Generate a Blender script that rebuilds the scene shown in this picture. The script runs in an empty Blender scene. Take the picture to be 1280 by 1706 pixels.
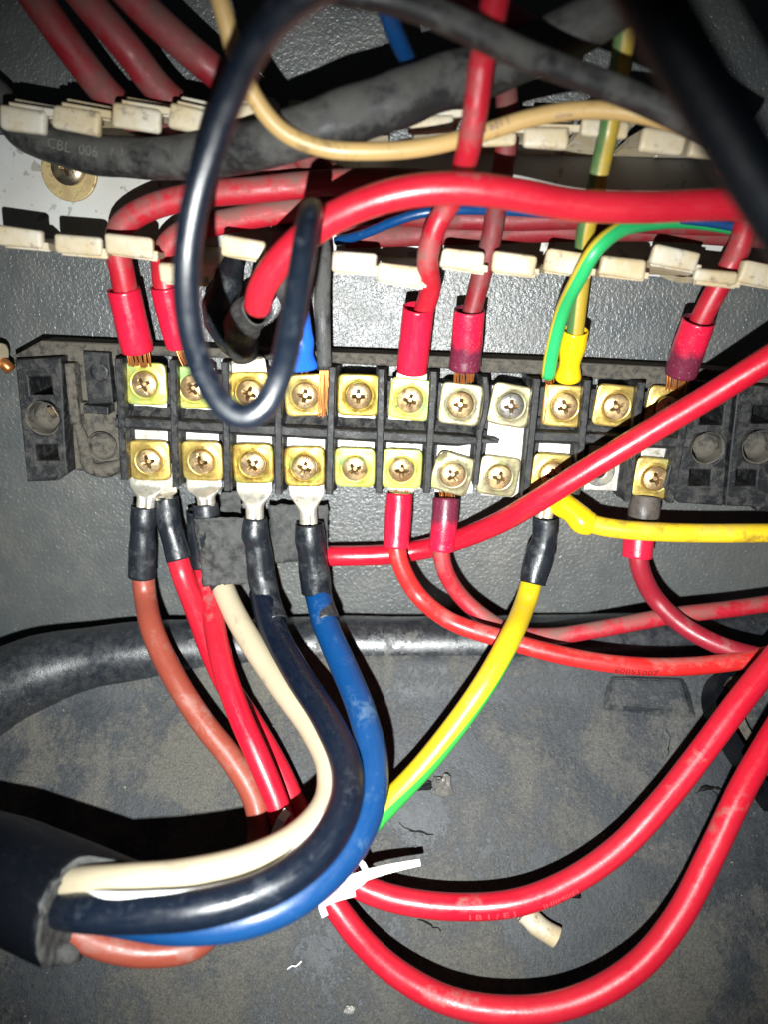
import bpy, bmesh, math, random
from mathutils import Vector, Matrix, noise
random.seed(7)
K = 0.001                      # the code thinks in millimetres
sc = bpy.context.scene
C = sc.collection

# ------------------------------------------------------------------ camera
F = 1232.0                     # focal length in photo pixels (26 mm equivalent)
TH = math.radians(19.3); PH = math.radians(2.4)
DC = 330.0
CAM = Vector((0, -DC, 0))
fwd = Vector((0, math.cos(TH), -math.sin(TH)))
r0 = Vector((1, 0, 0)); u0 = Vector((0, math.sin(TH), math.cos(TH)))
rt = r0 * math.cos(PH) + u0 * math.sin(PH)
up = u0 * math.cos(PH) - r0 * math.sin(PH)
cam_d = bpy.data.cameras.new('camera'); cam = bpy.data.objects.new('camera', cam_d); C.objects.link(cam)
cam.matrix_world = Matrix(((rt.x, up.x, -fwd.x, CAM.x * K), (rt.y, up.y, -fwd.y, CAM.y * K), (rt.z, up.z, -fwd.z, CAM.z * K), (0, 0, 0, 1)))
cam_d.sensor_fit = 'VERTICAL'; cam_d.sensor_height = 36; cam_d.sensor_width = 27; cam_d.lens = 26
cam_d.clip_start = 0.01; cam_d.clip_end = 20
cam_d.dof.use_dof = True; cam_d.dof.focus_distance = 0.312; cam_d.dof.aperture_fstop = 4.8
sc.camera = cam

# ------------------------------------------------------------------ world, flash, exposure
w = bpy.data.worlds.new('World'); sc.world = w; w.use_nodes = True
w.node_tree.nodes['Background'].inputs[0].default_value = (0.75, 0.88, 1.0, 1)
w.node_tree.nodes['Background'].inputs[1].default_value = 0.02
fl = bpy.data.lights.new('phone_flash', 'SPOT'); flo = bpy.data.objects.new('phone_flash', fl); C.objects.link(flo)
fl.energy = 15.5; fl.color = (0.975, 1.0, 0.985); fl.shadow_soft_size = 0.0022
fl.spot_size = math.radians(93); fl.spot_blend = 1.0
fpos = CAM - rt * 15 - up * 60
flo.location = fpos * K
aim = CAM + fwd * 300 + up * -32 - rt * 6
flo.rotation_euler = (aim - fpos).to_track_quat('-Z', 'Y').to_euler()
sc.view_settings.view_transform = 'Standard'; sc.view_settings.look = 'None'
sc.view_settings.exposure = 0.0; sc.view_settings.gamma = 1.0

# ------------------------------------------------------------------ geometry of the place
def ray(px, py): return fwd + rt * ((px - 640) / F) - up * ((py - 853) / F)
def Q(px, py, z): return CAM + ray(px, py) * z
def zpan(px, py): return DC / ray(px, py).y
def P(px, py, h): return CAM + ray(px, py) * ((DC - h) / ray(px, py).y)
_a, _b, _c = Q(640, 1100, 352), Q(1280, 1100, 352), Q(640, 1700, 297)
FN = (_b - _a).cross(_c - _a).normalized()
if FN.y > 0: FN = -FN
def zflo(px, py): return FN.dot(_a - CAM) / FN.dot(ray(px, py))
def S(px, py, h):                     # h mm in front of the panel, or of the sloping floor below it
    return Q(px, py, min(zpan(px, py), zflo(px, py)) - h)
def FP(px, py, h): return Q(px, py, zflo(px, py) - h)

# ------------------------------------------------------------------ object helpers
ORG = {}
def put(name, me, mats, parent=None, org=None):
    me.name = name
    o = bpy.data.objects.new(name, me); C.objects.link(o)
    for m in (mats if isinstance(mats, (list, tuple)) else [mats]): me.materials.append(m)
    if parent is not None:
        base = ORG[parent.name]; o.parent = parent
    else:
        if org is None:
            mn = Vector((min(v.co.x for v in me.vertices), min(v.co.y for v in me.vertices), min(v.co.z for v in me.vertices)))
            mx = Vector((max(v.co.x for v in me.vertices), max(v.co.y for v in me.vertices), max(v.co.z for v in me.vertices)))
            base = Vector(((mn.x + mx.x) / 2, mx.y, mn.z))
        else: base = org
        o.location = base * K
    me.transform(Matrix.Scale(K, 4) @ Matrix.Translation(-base))
    ORG[o.name] = base.copy()
    return o
def new(name, bm, mats, parent=None, smooth=True, org=None):
    me = bpy.data.meshes.new(name)
    bmesh.ops.recalc_face_normals(bm, faces=bm.faces)
    bm.to_mesh(me); bm.free()
    for p in me.polygons: p.use_smooth = bool(smooth)
    if smooth == 'auto':
        me.set_sharp_from_angle(angle=math.radians(35))
    return put(name, me, mats, parent, org)
def thing(name, label, cat, at, group=None):
    o = bpy.data.objects.new(name, None); C.objects.link(o); o.location = at * K
    o.empty_display_size = 0.01
    ORG[o.name] = at.copy(); return tag(o, label, cat, group)
def tag(o, label, cat, group=None):
    o['label'] = label; o['category'] = cat
    if group: o['group'] = group
    return o
def catmull(pts, step=2.0, rad=None):
    out, ro = [], []
    n = len(pts)
    R = rad if rad else [1] * n
    for i in range(n - 1):
        p0 = pts[i - 1] if i else pts[0] * 2 - pts[1]
        p1, p2 = pts[i], pts[i + 1]
        p3 = pts[i + 2] if i + 2 < n else p2 * 2 - p1
        k = max(2, int((p2 - p1).length / step))
        t1 = (p1 - p0).length ** .5; t2 = t1 + (p2 - p1).length ** .5; t3 = t2 + (p3 - p2).length ** .5
        for j in range(k):
            t = t1 + (t2 - t1) * j / k
            A1 = p0 * ((t1 - t) / t1) + p1 * (t / t1)
            A2 = p1 * ((t2 - t) / (t2 - t1)) + p2 * ((t - t1) / (t2 - t1))
            A3 = p2 * ((t3 - t) / (t3 - t2)) + p3 * ((t - t2) / (t3 - t2))
            B1 = A1 * ((t2 - t) / t2) + A2 * (t / t2)
            B2 = A2 * ((t3 - t) / (t3 - t1)) + A3 * ((t - t1) / (t3 - t1))
            out.append(B1 * ((t2 - t) / (t2 - t1)) + B2 * ((t - t1) / (t2 - t1)))
            f = j / k; f = f * f * (3 - 2 * f)
            ro.append(R[i] * (1 - f) + R[i + 1] * f)
    out.append(pts[-1]); ro.append(R[-1])
    return out, ro
def frames(path):
    fr = []; n1 = None
    for i, p in enumerate(path):
        t = (path[min(i + 1, len(path) - 1)] - path[max(i - 1, 0)])
        t = t.normalized() if t.length > 1e-9 else Vector((1, 0, 0))
        if n1 is None:
            n1 = (CAM - p).normalized()
            n1 = n1 - t * n1.dot(t)
            if n1.length < .1: n1 = up - t * up.dot(t)
        n1 = (n1 - t * n1.dot(t)).normalized()
        fr.append((t, n1, t.cross(n1)))
    return fr
def tube(bm, path, R, seg=20, cap=True, lump=0.018, flat=1.0, seed=0.0, dome=False, frq=.07, mi=0, fine=0.0):
    uvl = bm.loops.layers.uv.verify()
    fr = frames(path); rings = []; L = 0; Ls = []
    for i, p in enumerate(path):
        if i: L += (p - path[i - 1]).length
        Ls.append(L)
        r = R[i] if isinstance(R, (list, tuple)) else R
        t, a, b = fr[i]; ring = []
        for k in range(seg):
            th = 2 * math.pi * k / seg
            d = a * (math.cos(th) * flat) + b * math.sin(th)
            q = p + d * r
            j = 1 + lump * noise.noise(q * frq + Vector((seed, 0, seed))) + fine * noise.noise(q * .6 + Vector((seed, 3, 0)))
            ring.append(bm.verts.new(p + d * r * j))
        rings.append(ring)
    for i in range(len(path) - 1):
        for k in range(seg):
            k2 = (k + 1) % seg
            f = bm.faces.new((rings[i][k], rings[i][k2], rings[i + 1][k2], rings[i + 1][k]))
            f.material_index = mi
            vs = (k / seg, (k + 1) / seg, (k + 1) / seg, k / seg)
            us = (Ls[i], Ls[i], Ls[i + 1], Ls[i + 1])
            for l, u, v in zip(f.loops, us, vs): l[uvl].uv = (u * K, v)
    if cap:
        for ring, rev in ((rings[0], True), (rings[-1], False)):
            r2 = [bm.verts.new(sum((v.co for v in ring), Vector()) / seg * .18 + v.co * .82) for v in ring]
            for k in range(seg):
                f = bm.faces.new((ring[k], ring[(k + 1) % seg], r2[(k + 1) % seg], r2[k])); f.material_index = mi
            f = bm.faces.new(r2[::-1] if rev else r2); f.material_index = mi
    return rings
def rad_px(pts, idx, wpx):
    x, y, h = pts[idx][:3]
    return wpx * .5 * (min(zpan(x, y), zflo(x, y)) - h) / F
def wire(name, pts, r, m, parent=None, seg=22, step=2.0, lump=.02, flat=1.0, seed=None, fine=.006, rads=None, conv=None, start=None):
    conv = conv or S
    P3 = [conv(*p[:3]) for p in pts]
    path, rr = catmull(P3, step, rads)
    R = [x if rads else r for x in rr]
    bm = bmesh.new()
    tube(bm, path, R, seg, True, lump, flat, random.random() * 50 if seed is None else seed, fine=fine)
    o = new(name, bm, m, parent)
    return o, path
def rbox(bm, c, sx, sy, sz, bev=.4, rot=None, taper=1.0, mi=0, segs=2):
    """box in panel axes: sx right, sy up, sz out of the panel; c = centre (world mm)"""
    bb = bmesh.new()
    bmesh.ops.create_cube(bb, size=1)
    for v in bb.verts:
        tp = taper if v.co.z > 0 else 1
        v.co = Vector((v.co.x * sx * tp, v.co.y * sy * (1 if taper == 1 else (1 - (1 - tp) * .5)), v.co.z * sz))
    if bev: bmesh.ops.bevel(bb, geom=bb.edges[:], offset=bev, segments=segs, affect='EDGES', profile=.6)
    M = Matrix.Translation(c) @ PANEL @ (rot if rot else Matrix())
    mp = {}
    for v in bb.verts: mp[v] = bm.verts.new(M @ v.co)
    for f in bb.faces:
        g = bm.faces.new([mp[v] for v in f.verts]); g.material_index = mi
    bb.free()
PANEL = Matrix.Rotation(math.pi / 2, 4, 'X')
def pc(px, py, h): return P(px, py, h)
def roughen(bm, amp, frq=.25, seed=0):
    for v in bm.verts:
        q = v.co * frq + Vector((seed, seed * 2, 0))
        v.co += Vector((noise.noise(q), noise.noise(q + Vector((9, 0, 0))), noise.noise(q + Vector((0, 9, 0))))) * amp
def poly_mesh(outer, holes, depth, bevel=.4, res=1):
    cu = bpy.data.curves.new('outline', 'CURVE'); cu.dimensions = '2D'; cu.fill_mode = 'BOTH'
    cu.extrude = depth / 2 - bevel; cu.bevel_depth = bevel; cu.bevel_resolution = res; cu.offset = -bevel
    for pts in [outer] + holes:
        s = cu.splines.new('POLY'); s.points.add(len(pts) - 1); s.use_cyclic_u = True
        for q, (x, y) in zip(s.points, pts): q.co = (x, y, 0, 1)
    ob = bpy.data.objects.new('outline', cu); C.objects.link(ob)
    bpy.context.view_layer.update()
    me = bpy.data.meshes.new_from_object(ob.evaluated_get(bpy.context.evaluated_depsgraph_get()))
    bpy.data.objects.remove(ob); bpy.data.curves.remove(cu)
    me.materials.clear()
    return me
def panel_poly(name, outer, holes, htop, depth, m, parent=None, bevel=.5, rough=0.0):
    """outline given where it is seen, laid at its real height above the panel and extruded back"""
    def cv(pts): return [(P(x, y, htop).x, P(x, y, htop).z) for x, y in pts]
    me = poly_mesh(cv(outer), [cv(h) for h in holes], depth, bevel)
    for v in me.vertices:
        x, y, z = v.co
        v.co = Vector((x, -(htop - depth / 2 + z), y))
        if rough:
            q = v.co * .3
            v.co += Vector((noise.noise(q), noise.noise(q + Vector((9, 0, 0))), noise.noise(q + Vector((0, 9, 0))))) * rough
    for p in me.polygons: p.use_smooth = False
    return put(name, me, m, parent)
def circ_px(cx, cy, rx, ry, n=28, rot=0, a0=0):
    return [(cx + rx * math.cos(2 * math.pi * i / n + a0), cy + ry * math.sin(2 * math.pi * i / n + a0)) for i in range(n)]
def ribbon(bm, pts, w, th, wid_dir=None):
    """flat strip through 3D pts; w width list, th thickness"""
    rows = []
    for i, p in enumerate(pts):
        t = (pts[min(i + 1, len(pts) - 1)] - pts[max(0, i - 1)]).normalized()
        n = (CAM - p).normalized() if wid_dir is None else wid_dir[i]
        s = t.cross(n).normalized(); n = s.cross(t)
        ww = w[i] if isinstance(w, (list, tuple)) else w
        rows.append([bm.verts.new(p + s * ww / 2 + n * th / 2), bm.verts.new(p - s * ww / 2 + n * th / 2),
                     bm.verts.new(p - s * ww / 2 - n * th / 2), bm.verts.new(p + s * ww / 2 - n * th / 2)])
    for a, b in zip(rows[:-1], rows[1:]):
        for k in range(4): bm.faces.new((a[k], a[(k + 1) % 4], b[(k + 1) % 4], b[k]))
    bm.faces.new(rows[0][::-1]); bm.faces.new(rows[-1])
def sheet(name, c, m, parent=None, th=.8, nx=14, ny=14, wav=1.0, seed=0, bow=0, conv=None):
    """slightly crumpled patch between four corners (px,py,h) tl,tr,br,bl"""
    conv = conv or S
    q = [conv(*p) for p in c]; bm = bmesh.new(); g = {}
    for s in (0, 1):
        for j in range(ny + 1):
            for i in range(nx + 1):
                u, v = i / nx, j / ny
                p = (q[0] * (1 - u) + q[1] * u) * (1 - v) + (q[3] * (1 - u) + q[2] * u) * v
                edge = (1 if i in (0, nx) or j in (0, ny) else 0)
                d = noise.noise(p * .09 + Vector((seed, 0, 0))) * wav + noise.noise(p * .3 + Vector((seed, 5, 0))) * wav * .35 + bow * (1 - (2 * u - 1) ** 2)
                p = p - fwd * d + fwd * (th * s)
                if edge: p = p + Vector((noise.noise(p * .5), 0, noise.noise(p * .5 + Vector((4, 4, 4))))) * 1.1
                g[s, i, j] = bm.verts.new(p)
    for s in (0, 1):
        for j in range(ny):
            for i in range(nx):
                bm.faces.new((g[s, i, j], g[s, i + 1, j], g[s, i + 1, j + 1], g[s, i, j + 1]))
    for i in range(nx):
        for j in (0, ny): bm.faces.new((g[0, i, j], g[0, i + 1, j], g[1, i + 1, j], g[1, i, j]))
    for j in range(ny):
        for i in (0, nx): bm.faces.new((g[0, i, j], g[0, i, j + 1], g[1, i, j + 1], g[1, i, j]))
    return new(name, bm, m, parent)

# ------------------------------------------------------------------ materials
class N:
    def __init__(s, name):
        s.m = bpy.data.materials.new(name); s.m.use_nodes = True; s.t = s.m.node_tree
        s.b = s.t.nodes['Principled BSDF']
        s.co = s.t.nodes.new('ShaderNodeTexCoord').outputs['Object']
        s.geo = s.t.nodes.new('ShaderNodeNewGeometry')
    def node(s, ty, **k):
        n = s.t.nodes.new(ty)
        for a, v in k.items(): setattr(n, a, v)
        return n
    def link(s, a, b): s.t.links.new(a, b)
    def sock(s, inp, v):
        if isinstance(v, bpy.types.NodeSocket): s.link(v, inp)
        elif isinstance(v, (tuple, list)) and len(v) == 3 and inp.type == 'RGBA': inp.default_value = (*v, 1)
        else: inp.default_value = v
    def noise(s, scale, detail=3, rough=.55, dist=0, vec=None, off=None):
        n = s.node('ShaderNodeTexNoise'); n.inputs['Scale'].default_value = scale; n.inputs['Detail'].default_value = detail
        n.inputs['Roughness'].default_value = rough; n.inputs['Distortion'].default_value = dist
        s.link(vec or s.co, n.inputs['Vector']); return n.outputs[0]
    def vor(s, scale, feature='F1', vec=None, rnd=1):
        n = s.node('ShaderNodeTexVoronoi', feature=feature); n.inputs['Scale'].default_value = scale
        n.inputs['Randomness'].default_value = rnd
        s.link(vec or s.co, n.inputs['Vector']); return n.outputs[0]
    def mapr(s, v, a, b, c=0, d=1):
        n = s.node('ShaderNodeMapRange'); s.sock(n.inputs[0], v)
        for i, x in zip((1, 2, 3, 4), (a, b, c, d)): s.sock(n.inputs[i], x)
        return n.outputs[0]
    def math(s, op, a, b=0):
        n = s.node('ShaderNodeMath', operation=op); s.sock(n.inputs[0], a); s.sock(n.inputs[1], b); return n.outputs[0]
    def mix(s, f, a, b, mode='MIX'):
        n = s.node('ShaderNodeMix', data_type='RGBA', blend_type=mode); s.sock(n.inputs[0], f); s.sock(n.inputs[6], a); s.sock(n.inputs[7], b); return n.outputs[2]
    def bump(s, h, strength=.5, dist=.0003, nrm=None):
        n = s.node('ShaderNodeBump'); n.inputs['Strength'].default_value = strength; n.inputs['Distance'].default_value = dist
        s.link(h, n.inputs['Height'])
        if nrm: s.link(nrm, n.inputs['Normal'])
        return n.outputs[0]
    def sep(s, v, i):
        n = s.node('ShaderNodeSeparateXYZ'); s.link(v, n.inputs[0]); return n.outputs[i]
    def scaled(s, v, x, y, z):
        n = s.node('ShaderNodeMapping'); n.inputs['Scale'].default_value = (x, y, z); s.link(v, n.inputs[0]); return n.outputs[0]
    def out(s, col=None, rough=None, metal=None, nrm=None, spec=None, **k):
        if col is not None: s.sock(s.b.inputs['Base Color'], col)
        if rough is not None: s.sock(s.b.inputs['Roughness'], rough)
        if metal is not None: s.sock(s.b.inputs['Metallic'], metal)
        if nrm is not None: s.link(nrm, s.b.inputs['Normal'])
        if spec is not None: s.sock(s.b.inputs['Specular IOR Level'], spec)
        for a, v in k.items(): s.sock(s.b.inputs[a.replace('_', ' ')], v)
        return s.m

DUST = (0.21, 0.19, 0.165)
def m_plastic(name, base, dust=.3, rough=.33, dcol=DUST, patch=55, stripe=None, spec=.5, grain=1.0, soft=.14, dark=None):
    n = N(name)
    n1 = n.noise(patch, 4, .6, .4); n2 = n.noise(patch * 6, 4, .7); n3 = n.noise(2600, 2)
    nz = n.sep(n.geo.outputs['Normal'], 2)
    m = n.math('ADD', n.math('MULTIPLY', n1, .62), n.math('ADD', n.math('MULTIPLY', n2, .28), n.math('MULTIPLY', n3, .1)))
    m = n.math('ADD', m, n.math('MULTIPLY', nz, .05 + .08 * dust))
    edge = .80 - dust * .62
    mask = n.mapr(m, edge - soft, edge + soft, 0, .92)
    film = n.mapr(n.noise(14, 2), .35, .75, 0, .03 + .20 * dust)
    mask = n.math('MAXIMUM', mask, film)
    sp = n.mapr(n.noise(3100, 1), .70, .76, 0, .15 + .30 * dust)
    if stripe:
        uv = n.node('ShaderNodeTexCoord').outputs['UV']
        v = n.math('FRACT', n.math('ADD', n.math('ADD', n.sep(uv, 1), stripe[1]), n.math('MULTIPLY', n.sep(uv, 0), stripe[3] if len(stripe) > 3 else 0)))
        s1 = n.mapr(n.math('ABSOLUTE', n.math('SUBTRACT', v, .5)), stripe[2] - .012, stripe[2] + .012, 1, 0)
        base = n.mix(s1, base, stripe[0])
    var = n.mapr(n.noise(28, 3), .3, .7, .86, 1.1)
    vm = n.node('ShaderNodeVectorMath', operation='SCALE'); n.sock(vm.inputs[0], base if isinstance(base, bpy.types.NodeSocket) else tuple(base)); n.link(var, vm.inputs['Scale'])
    col = vm.outputs[0]
    if dark: col = n.mix(n.mapr(n.noise(90, 4, .7), .56, .68, 0, dark), col, (.03, .025, .02))
    col = n.mix(mask, col, dcol)
    col = n.mix(sp, col, tuple(.6 * d + .12 for d in dcol))
    rg = n.mapr(n.math('ADD', mask, n.math('MULTIPLY', sp, .5)), 0, 1, rough, .92)
    rg = n.math('ADD', rg, n.mapr(n.noise(300, 3), .3, .7, -.05, .07))
    scr = n.noise(1, 4, .7, 0, n.scaled(n.node('ShaderNodeTexCoord').outputs['UV'], 90, 26, 1))
    rg = n.math('ADD', rg, n.mapr(scr, .35, .65, -.07, .12))
    hb = n.math('ADD', n.math('MULTIPLY', n.noise(700, 4, .6), .5), n.math('MULTIPLY', n.noise(2600, 3), n.mapr(mask, 0, 1, .10, .9)))
    hb = n.math('ADD', hb, n.math('MULTIPLY', scr, .5))
    return n.out(col, rg, 0, n.bump(hb, .30 * grain, .0003), spec)

RED = (.48, .006, .022)
M = {}
M['red'] = m_plastic('red_pvc_clean', RED, .235, .28, (.20, .16, .14), soft=.05, patch=24)
M['red_mid'] = m_plastic('red_pvc_dusted', (.42, .008, .022), .42, .36, (.155, .085, .070), soft=.09)
M['red_dusty'] = m_plastic('red_pvc_dusty', (.20, .008, .014), .46, .45, (.105, .052, .044), soft=.11)
M['red_dark'] = m_plastic('dark_red_pvc', (.27, .008, .022), .16, .32)
M['red_sleeve'] = m_plastic('red_heat_shrink', (.56, .006, .034), .08, .26, grain=1.6)
M['red_orange'] = m_plastic('red_orange_pvc', (.56, .014, .014), .22, .32)
M['brown'] = m_plastic('brown_pvc', (.25, .048, .028), .22, .34, (.28, .18, .15))
M['beige'] = m_plastic('beige_pvc', (.40, .345, .235), .12, .32, (.36, .31, .24), dark=.25)
M['cream'] = m_plastic('cream_pvc', (.50, .33, .13), .08, .34, (.32, .24, .13), dark=.55, patch=90)
M['black'] = m_plastic('black_pvc', (.010, .014, .022), .14, .28, (.10, .10, .10))
M['navy'] = m_plastic('black_pvc_bluish', (.0022, .0055, .0135), .24, .27, (.035, .045, .06), patch=60, soft=.08, spec=.6)
M['gloss_black'] = m_plastic('black_pvc_glossy', (.0012, .0022, .0042), .12, .40, (.03, .032, .034), spec=.2, patch=90, soft=.08)
M['loop_black'] = m_plastic('black_pvc_shiny', (.003, .007, .015), .26, .31, (.04, .05, .066), spec=.95, patch=110, soft=.06)
M['far_black'] = m_plastic('black_rubber_dull', (.002, .004, .0075), .10, .55, (.025, .03, .035), spec=.2)
M['black_dusty'] = m_plastic('black_rubber_dusty', (.009, .010, .011), .50, .42, (.075, .072, .066), patch=70, grain=2.2, soft=.09)
M['blue'] = m_plastic('blue_pvc', (.001, .040, .145), .22, .30, (.07, .13, .21), patch=60, soft=.08)
M['blue_sleeve'] = m_plastic('blue_heat_shrink', (.01, .12, .62), .04, .22)
M['yellow_sleeve'] = m_plastic('yellow_heat_shrink', (.80, .52, .006), .05, .22, (.45, .36, .12))
M['yellow_wire'] = m_plastic('yellow_pvc_dirty', (.78, .52, .015), .20, .34, (.38, .28, .09), dark=.5)
M['earth'] = m_plastic('yellow_green_pvc', (.60, .43, .010), .10, .30, (.40, .36, .18), stripe=((.03, .42, .06), -.10, .13, -1.7))
M['earth_top'] = m_plastic('yellow_green_pvc_dusty', (.40, .28, .025), .34, .36, (.20, .17, .08), stripe=((.06, .15, .045), -.27, .20))
M['earth_thin'] = m_plastic('green_yellow_pvc', (.02, .40, .12), .10, .32, (.20, .28, .16), stripe=((.62, .48, .03), -.25, .13))
M['sleeve'] = m_plastic('black_heat_shrink', (.006, .009, .013), .26, .32, (.06, .062, .065), patch=120, grain=1.6, spec=.6)
M['tape'] = m_plastic('black_cloth_tape', (.016, .018, .018), .46, .6, (.085, .084, .08), patch=260, grain=3.0, soft=.1)
M['block'] = m_plastic('black_bakelite_dusty', (.008, .009, .011), .38, .40, (.070, .067, .061), patch=240, grain=2.2, soft=.10, spec=.3)
M['block_dirty'] = m_plastic('black_bakelite_caked', (.014, .014, .013), .55, .6, (.095, .084, .066), patch=380, grain=3.5, soft=.07)
M['hole'] = m_plastic('hole_shade_and_flake_black', (.004, .004, .004), 0, .6, (.02, .02, .018), spec=.2)  # near black: shade painted into the holes, own colour on flakes and slivers
M['white_tie'] = m_plastic('white_nylon', (.85, .85, .84), .05, .35, (.5, .48, .44))
M['shroud'] = m_plastic('smoked_sleeve', (.045, .035, .03), .4, .35, (.14, .12, .10))

def m_burnt():                        # red heat shrink, dark at the crimp end
    n = N('red_heat_shrink_burnt')
    uv = n.node('ShaderNodeTexCoord').outputs['UV']
    u = n.math('ADD', n.sep(uv, 0), n.math('MULTIPLY', n.noise(140, 2), .008))
    f = n.mapr(u, .0125, .0185, 1, 0)
    col = n.mix(f, (.60, .008, .04), (.12, .014, .035))
    col = n.mix(n.mapr(n.noise(1500, 1), .66, .74, 0, .3), col, (.5, .4, .38))
    return n.out(col, n.mapr(n.noise(260, 3), .3, .7, .25, .42), 0, n.bump(n.noise(900, 3), .4, .0003))
M['burnt'] = m_burnt()

def m_duct():
    n = N('white_pvc_duct')
    dirt = n.mapr(n.noise(190, 5, .72), .57, .68, 0, .8)
    yel = n.mapr(n.noise(30, 3), .35, .65)
    col = n.mix(yel, (.52, .49, .42), (.55, .50, .40))
    x = n.sep(n.co, 0)
    col = n.mix(n.mapr(n.noise(45, 4, .7), .35, .58, 0, .9), col, (.46, .36, .20))
    col = n.mix(dirt, col, (.16, .13, .10))
    col = n.mix(n.mapr(n.noise(800, 2), .66, .72, 0, .5), col, (.25, .2, .15))
    return n.out(col, n.mapr(n.noise(200, 3), .3, .7, .38, .6), 0, n.bump(n.noise(500, 4), .25, .0004))
M['duct'] = m_duct()
def m_ductbase():
    n = N('white_duct_base')
    col = n.mix(n.mapr(n.noise(25, 4), .4, .7), (.47, .48, .465), (.40, .385, .35))
    col = n.mix(n.mapr(n.noise(120, 3, .5), .655, .69, 0, .65), col, (.20, .18, .15))
    col = n.mix(n.mapr(n.noise(420, 2, .5), .68, .72, 0, .75), col, (.16, .14, .12))
    return n.out(col, .42, 0, n.bump(n.noise(420, 3), .15, .0003))
M['ductbase'] = m_ductbase()
def m_panel():
    n = N('hammered_grey_paint')
    h = n.math('ADD', n.noise(620, 2, .5, .6), n.math('MULTIPLY', n.noise(1500, 2), .35))
    col = n.mix(n.mapr(n.noise(12, 4), .35, .68), (.062, .071, .075), (.084, .086, .080))
    d = n.mapr(n.math('ADD', n.math('MULTIPLY', n.noise(45, 5, .65), .75), n.math('MULTIPLY', n.noise(1400, 2), .25)), .50, .66, 0, .35)
    col = n.mix(d, col, (.125, .117, .10))
    col = n.mix(n.mapr(n.noise(950, 1), .72, .75, 0, .6), col, (.35, .34, .31))
    return n.out(col, n.mapr(n.noise(90, 4), .3, .7, .30, .46), 0, n.bump(h, .50, .0009), .75)
M['panel'] = m_panel()
def m_floor(name='dusty_rubber', dirty=1.0):
    n = N(name)
    st = n.scaled(n.co, 1.0, 1.0, .35)
    big = n.noise(17, 5, .6, .6); streak = n.noise(42, 5, .7, .4, st)
    grit = n.noise(1700, 3, .7); g2 = n.noise(420, 4, .7)
    a = n.math('ADD', n.math('MULTIPLY', big, .36), n.math('ADD', n.math('MULTIPLY', streak, .42), n.math('MULTIPLY', g2, .22)))
    mask = n.mapr(a, .58 - .115 * dirty, .65 - .10 * dirty, 0, 1)
    mask = n.math('MULTIPLY', mask, n.mapr(grit, .25, .6, .65, 1))
    mask = n.math('MAXIMUM', mask, n.mapr(n.noise(230, 3, .7), .35, .8, .02, .35))
    col = n.mix(mask, (.016, .021, .027) if dirty > .5 else (.010, .013, .018), n.mix(n.mapr(n.noise(9, 3), .35, .65), (.084, .083, .079), (.086, .081, .066)))
    gv = n.mapr(n.noise(1100, 3, .85), .32, .68, .52, 1.5)
    vm = n.node('ShaderNodeVectorMath', operation='SCALE'); n.link(col, vm.inputs[0]); n.link(gv, vm.inputs['Scale']); col = vm.outputs[0]
    sp = n.mapr(n.vor(620), .05, .09, 1, 0)
    sp = n.math('MULTIPLY', sp, n.mapr(n.noise(60, 3), .52, .62))
    col = n.mix(sp, col, (.36, .34, .32))
    hb = n.math('ADD', n.math('MULTIPLY', g2, .5), n.math('MULTIPLY', grit, .35))
    hb = n.math('ADD', hb, n.math('MULTIPLY', mask, .6))
    rg = n.mapr(mask, 0, 1, .26 if dirty < .5 else .50, .9)
    return n.out(col, rg, 0, n.bump(hb, .35 if dirty < .5 else .75, .0005), .75 if dirty < .5 else .5)
M['floor'] = m_floor()
M['rim'] = m_floor('rubber_rim', .35)

M['rim'].node_tree
def m_brass(name, base, green, tarn, rough=.34, metal=.85):
    n = N(name)
    a = n.noise(120, 5, .65, .3); b = n.noise(260, 3)
    oi = n.node('ShaderNodeObjectInfo').outputs['Random']
    mp = n.node('ShaderNodeMapping'); n.link(n.co, mp.inputs[0])
    cx = n.node('ShaderNodeCombineXYZ'); n.link(n.math('MULTIPLY', oi, 3.1), cx.inputs[0]); n.link(n.math('MULTIPLY', oi, 1.7), cx.inputs[1]); n.link(cx.outputs[0], mp.inputs['Location'])
    a = n.noise(110, 5, .65, .3, mp.outputs[0]); b = n.noise(150, 3, .5, 0, mp.outputs[0]); c = n.noise(300, 4, .7, 0, mp.outputs[0])
    col = n.mix(n.mapr(a, .42, .58), base, tarn)
    col = n.mix(n.mapr(b, .52, .66, 0, .85), col, green)
    col = n.mix(n.mapr(c, .56, .70, 0, .75), col, (.15, .09, .025))
    rg = n.mapr(c, .3, .7, rough - .06, rough + .2)
    return n.out(col, rg, n.mapr(b, .5, .68, metal, metal * .6), n.bump(n.math('ADD', c, n.noise(1300, 3)), .22, .0002))
M['brass'] = m_brass('brass_clamp', (.54, .38, .07), (.34, .38, .07), (.32, .20, .045), .34, .78)
M['brass_tarn'] = m_brass('brass_clamp_tarnished', (.58, .42, .11), (.40, .36, .12), (.46, .32, .09), .34, .75)
M['brass_green'] = m_brass('brass_clamp_green', (.64, .60, .15), (.26, .44, .18), (.52, .54, .10), .38, .62)
M['brass_grey'] = m_brass('nickel_clamp_worn', (.44, .40, .25), (.38, .42, .17), (.33, .29, .17), .36, .75)
M['screw'] = m_brass('brass_screw', (.88, .68, .38), (.82, .60, .28), (.70, .45, .22), .24, .85)
M['screw_grey'] = m_brass('steel_screw', (.48, .46, .42), (.40, .37, .28), (.38, .36, .32), .26, .8)
M['bar'] = m_brass('tinned_bar', (.56, .55, .51), (.50, .49, .44), (.44, .42, .37), .42, .5)
M['lug'] = m_brass('tinned_lug', (.62, .60, .53), (.52, .48, .38), (.56, .52, .43), .32, .7)
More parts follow.
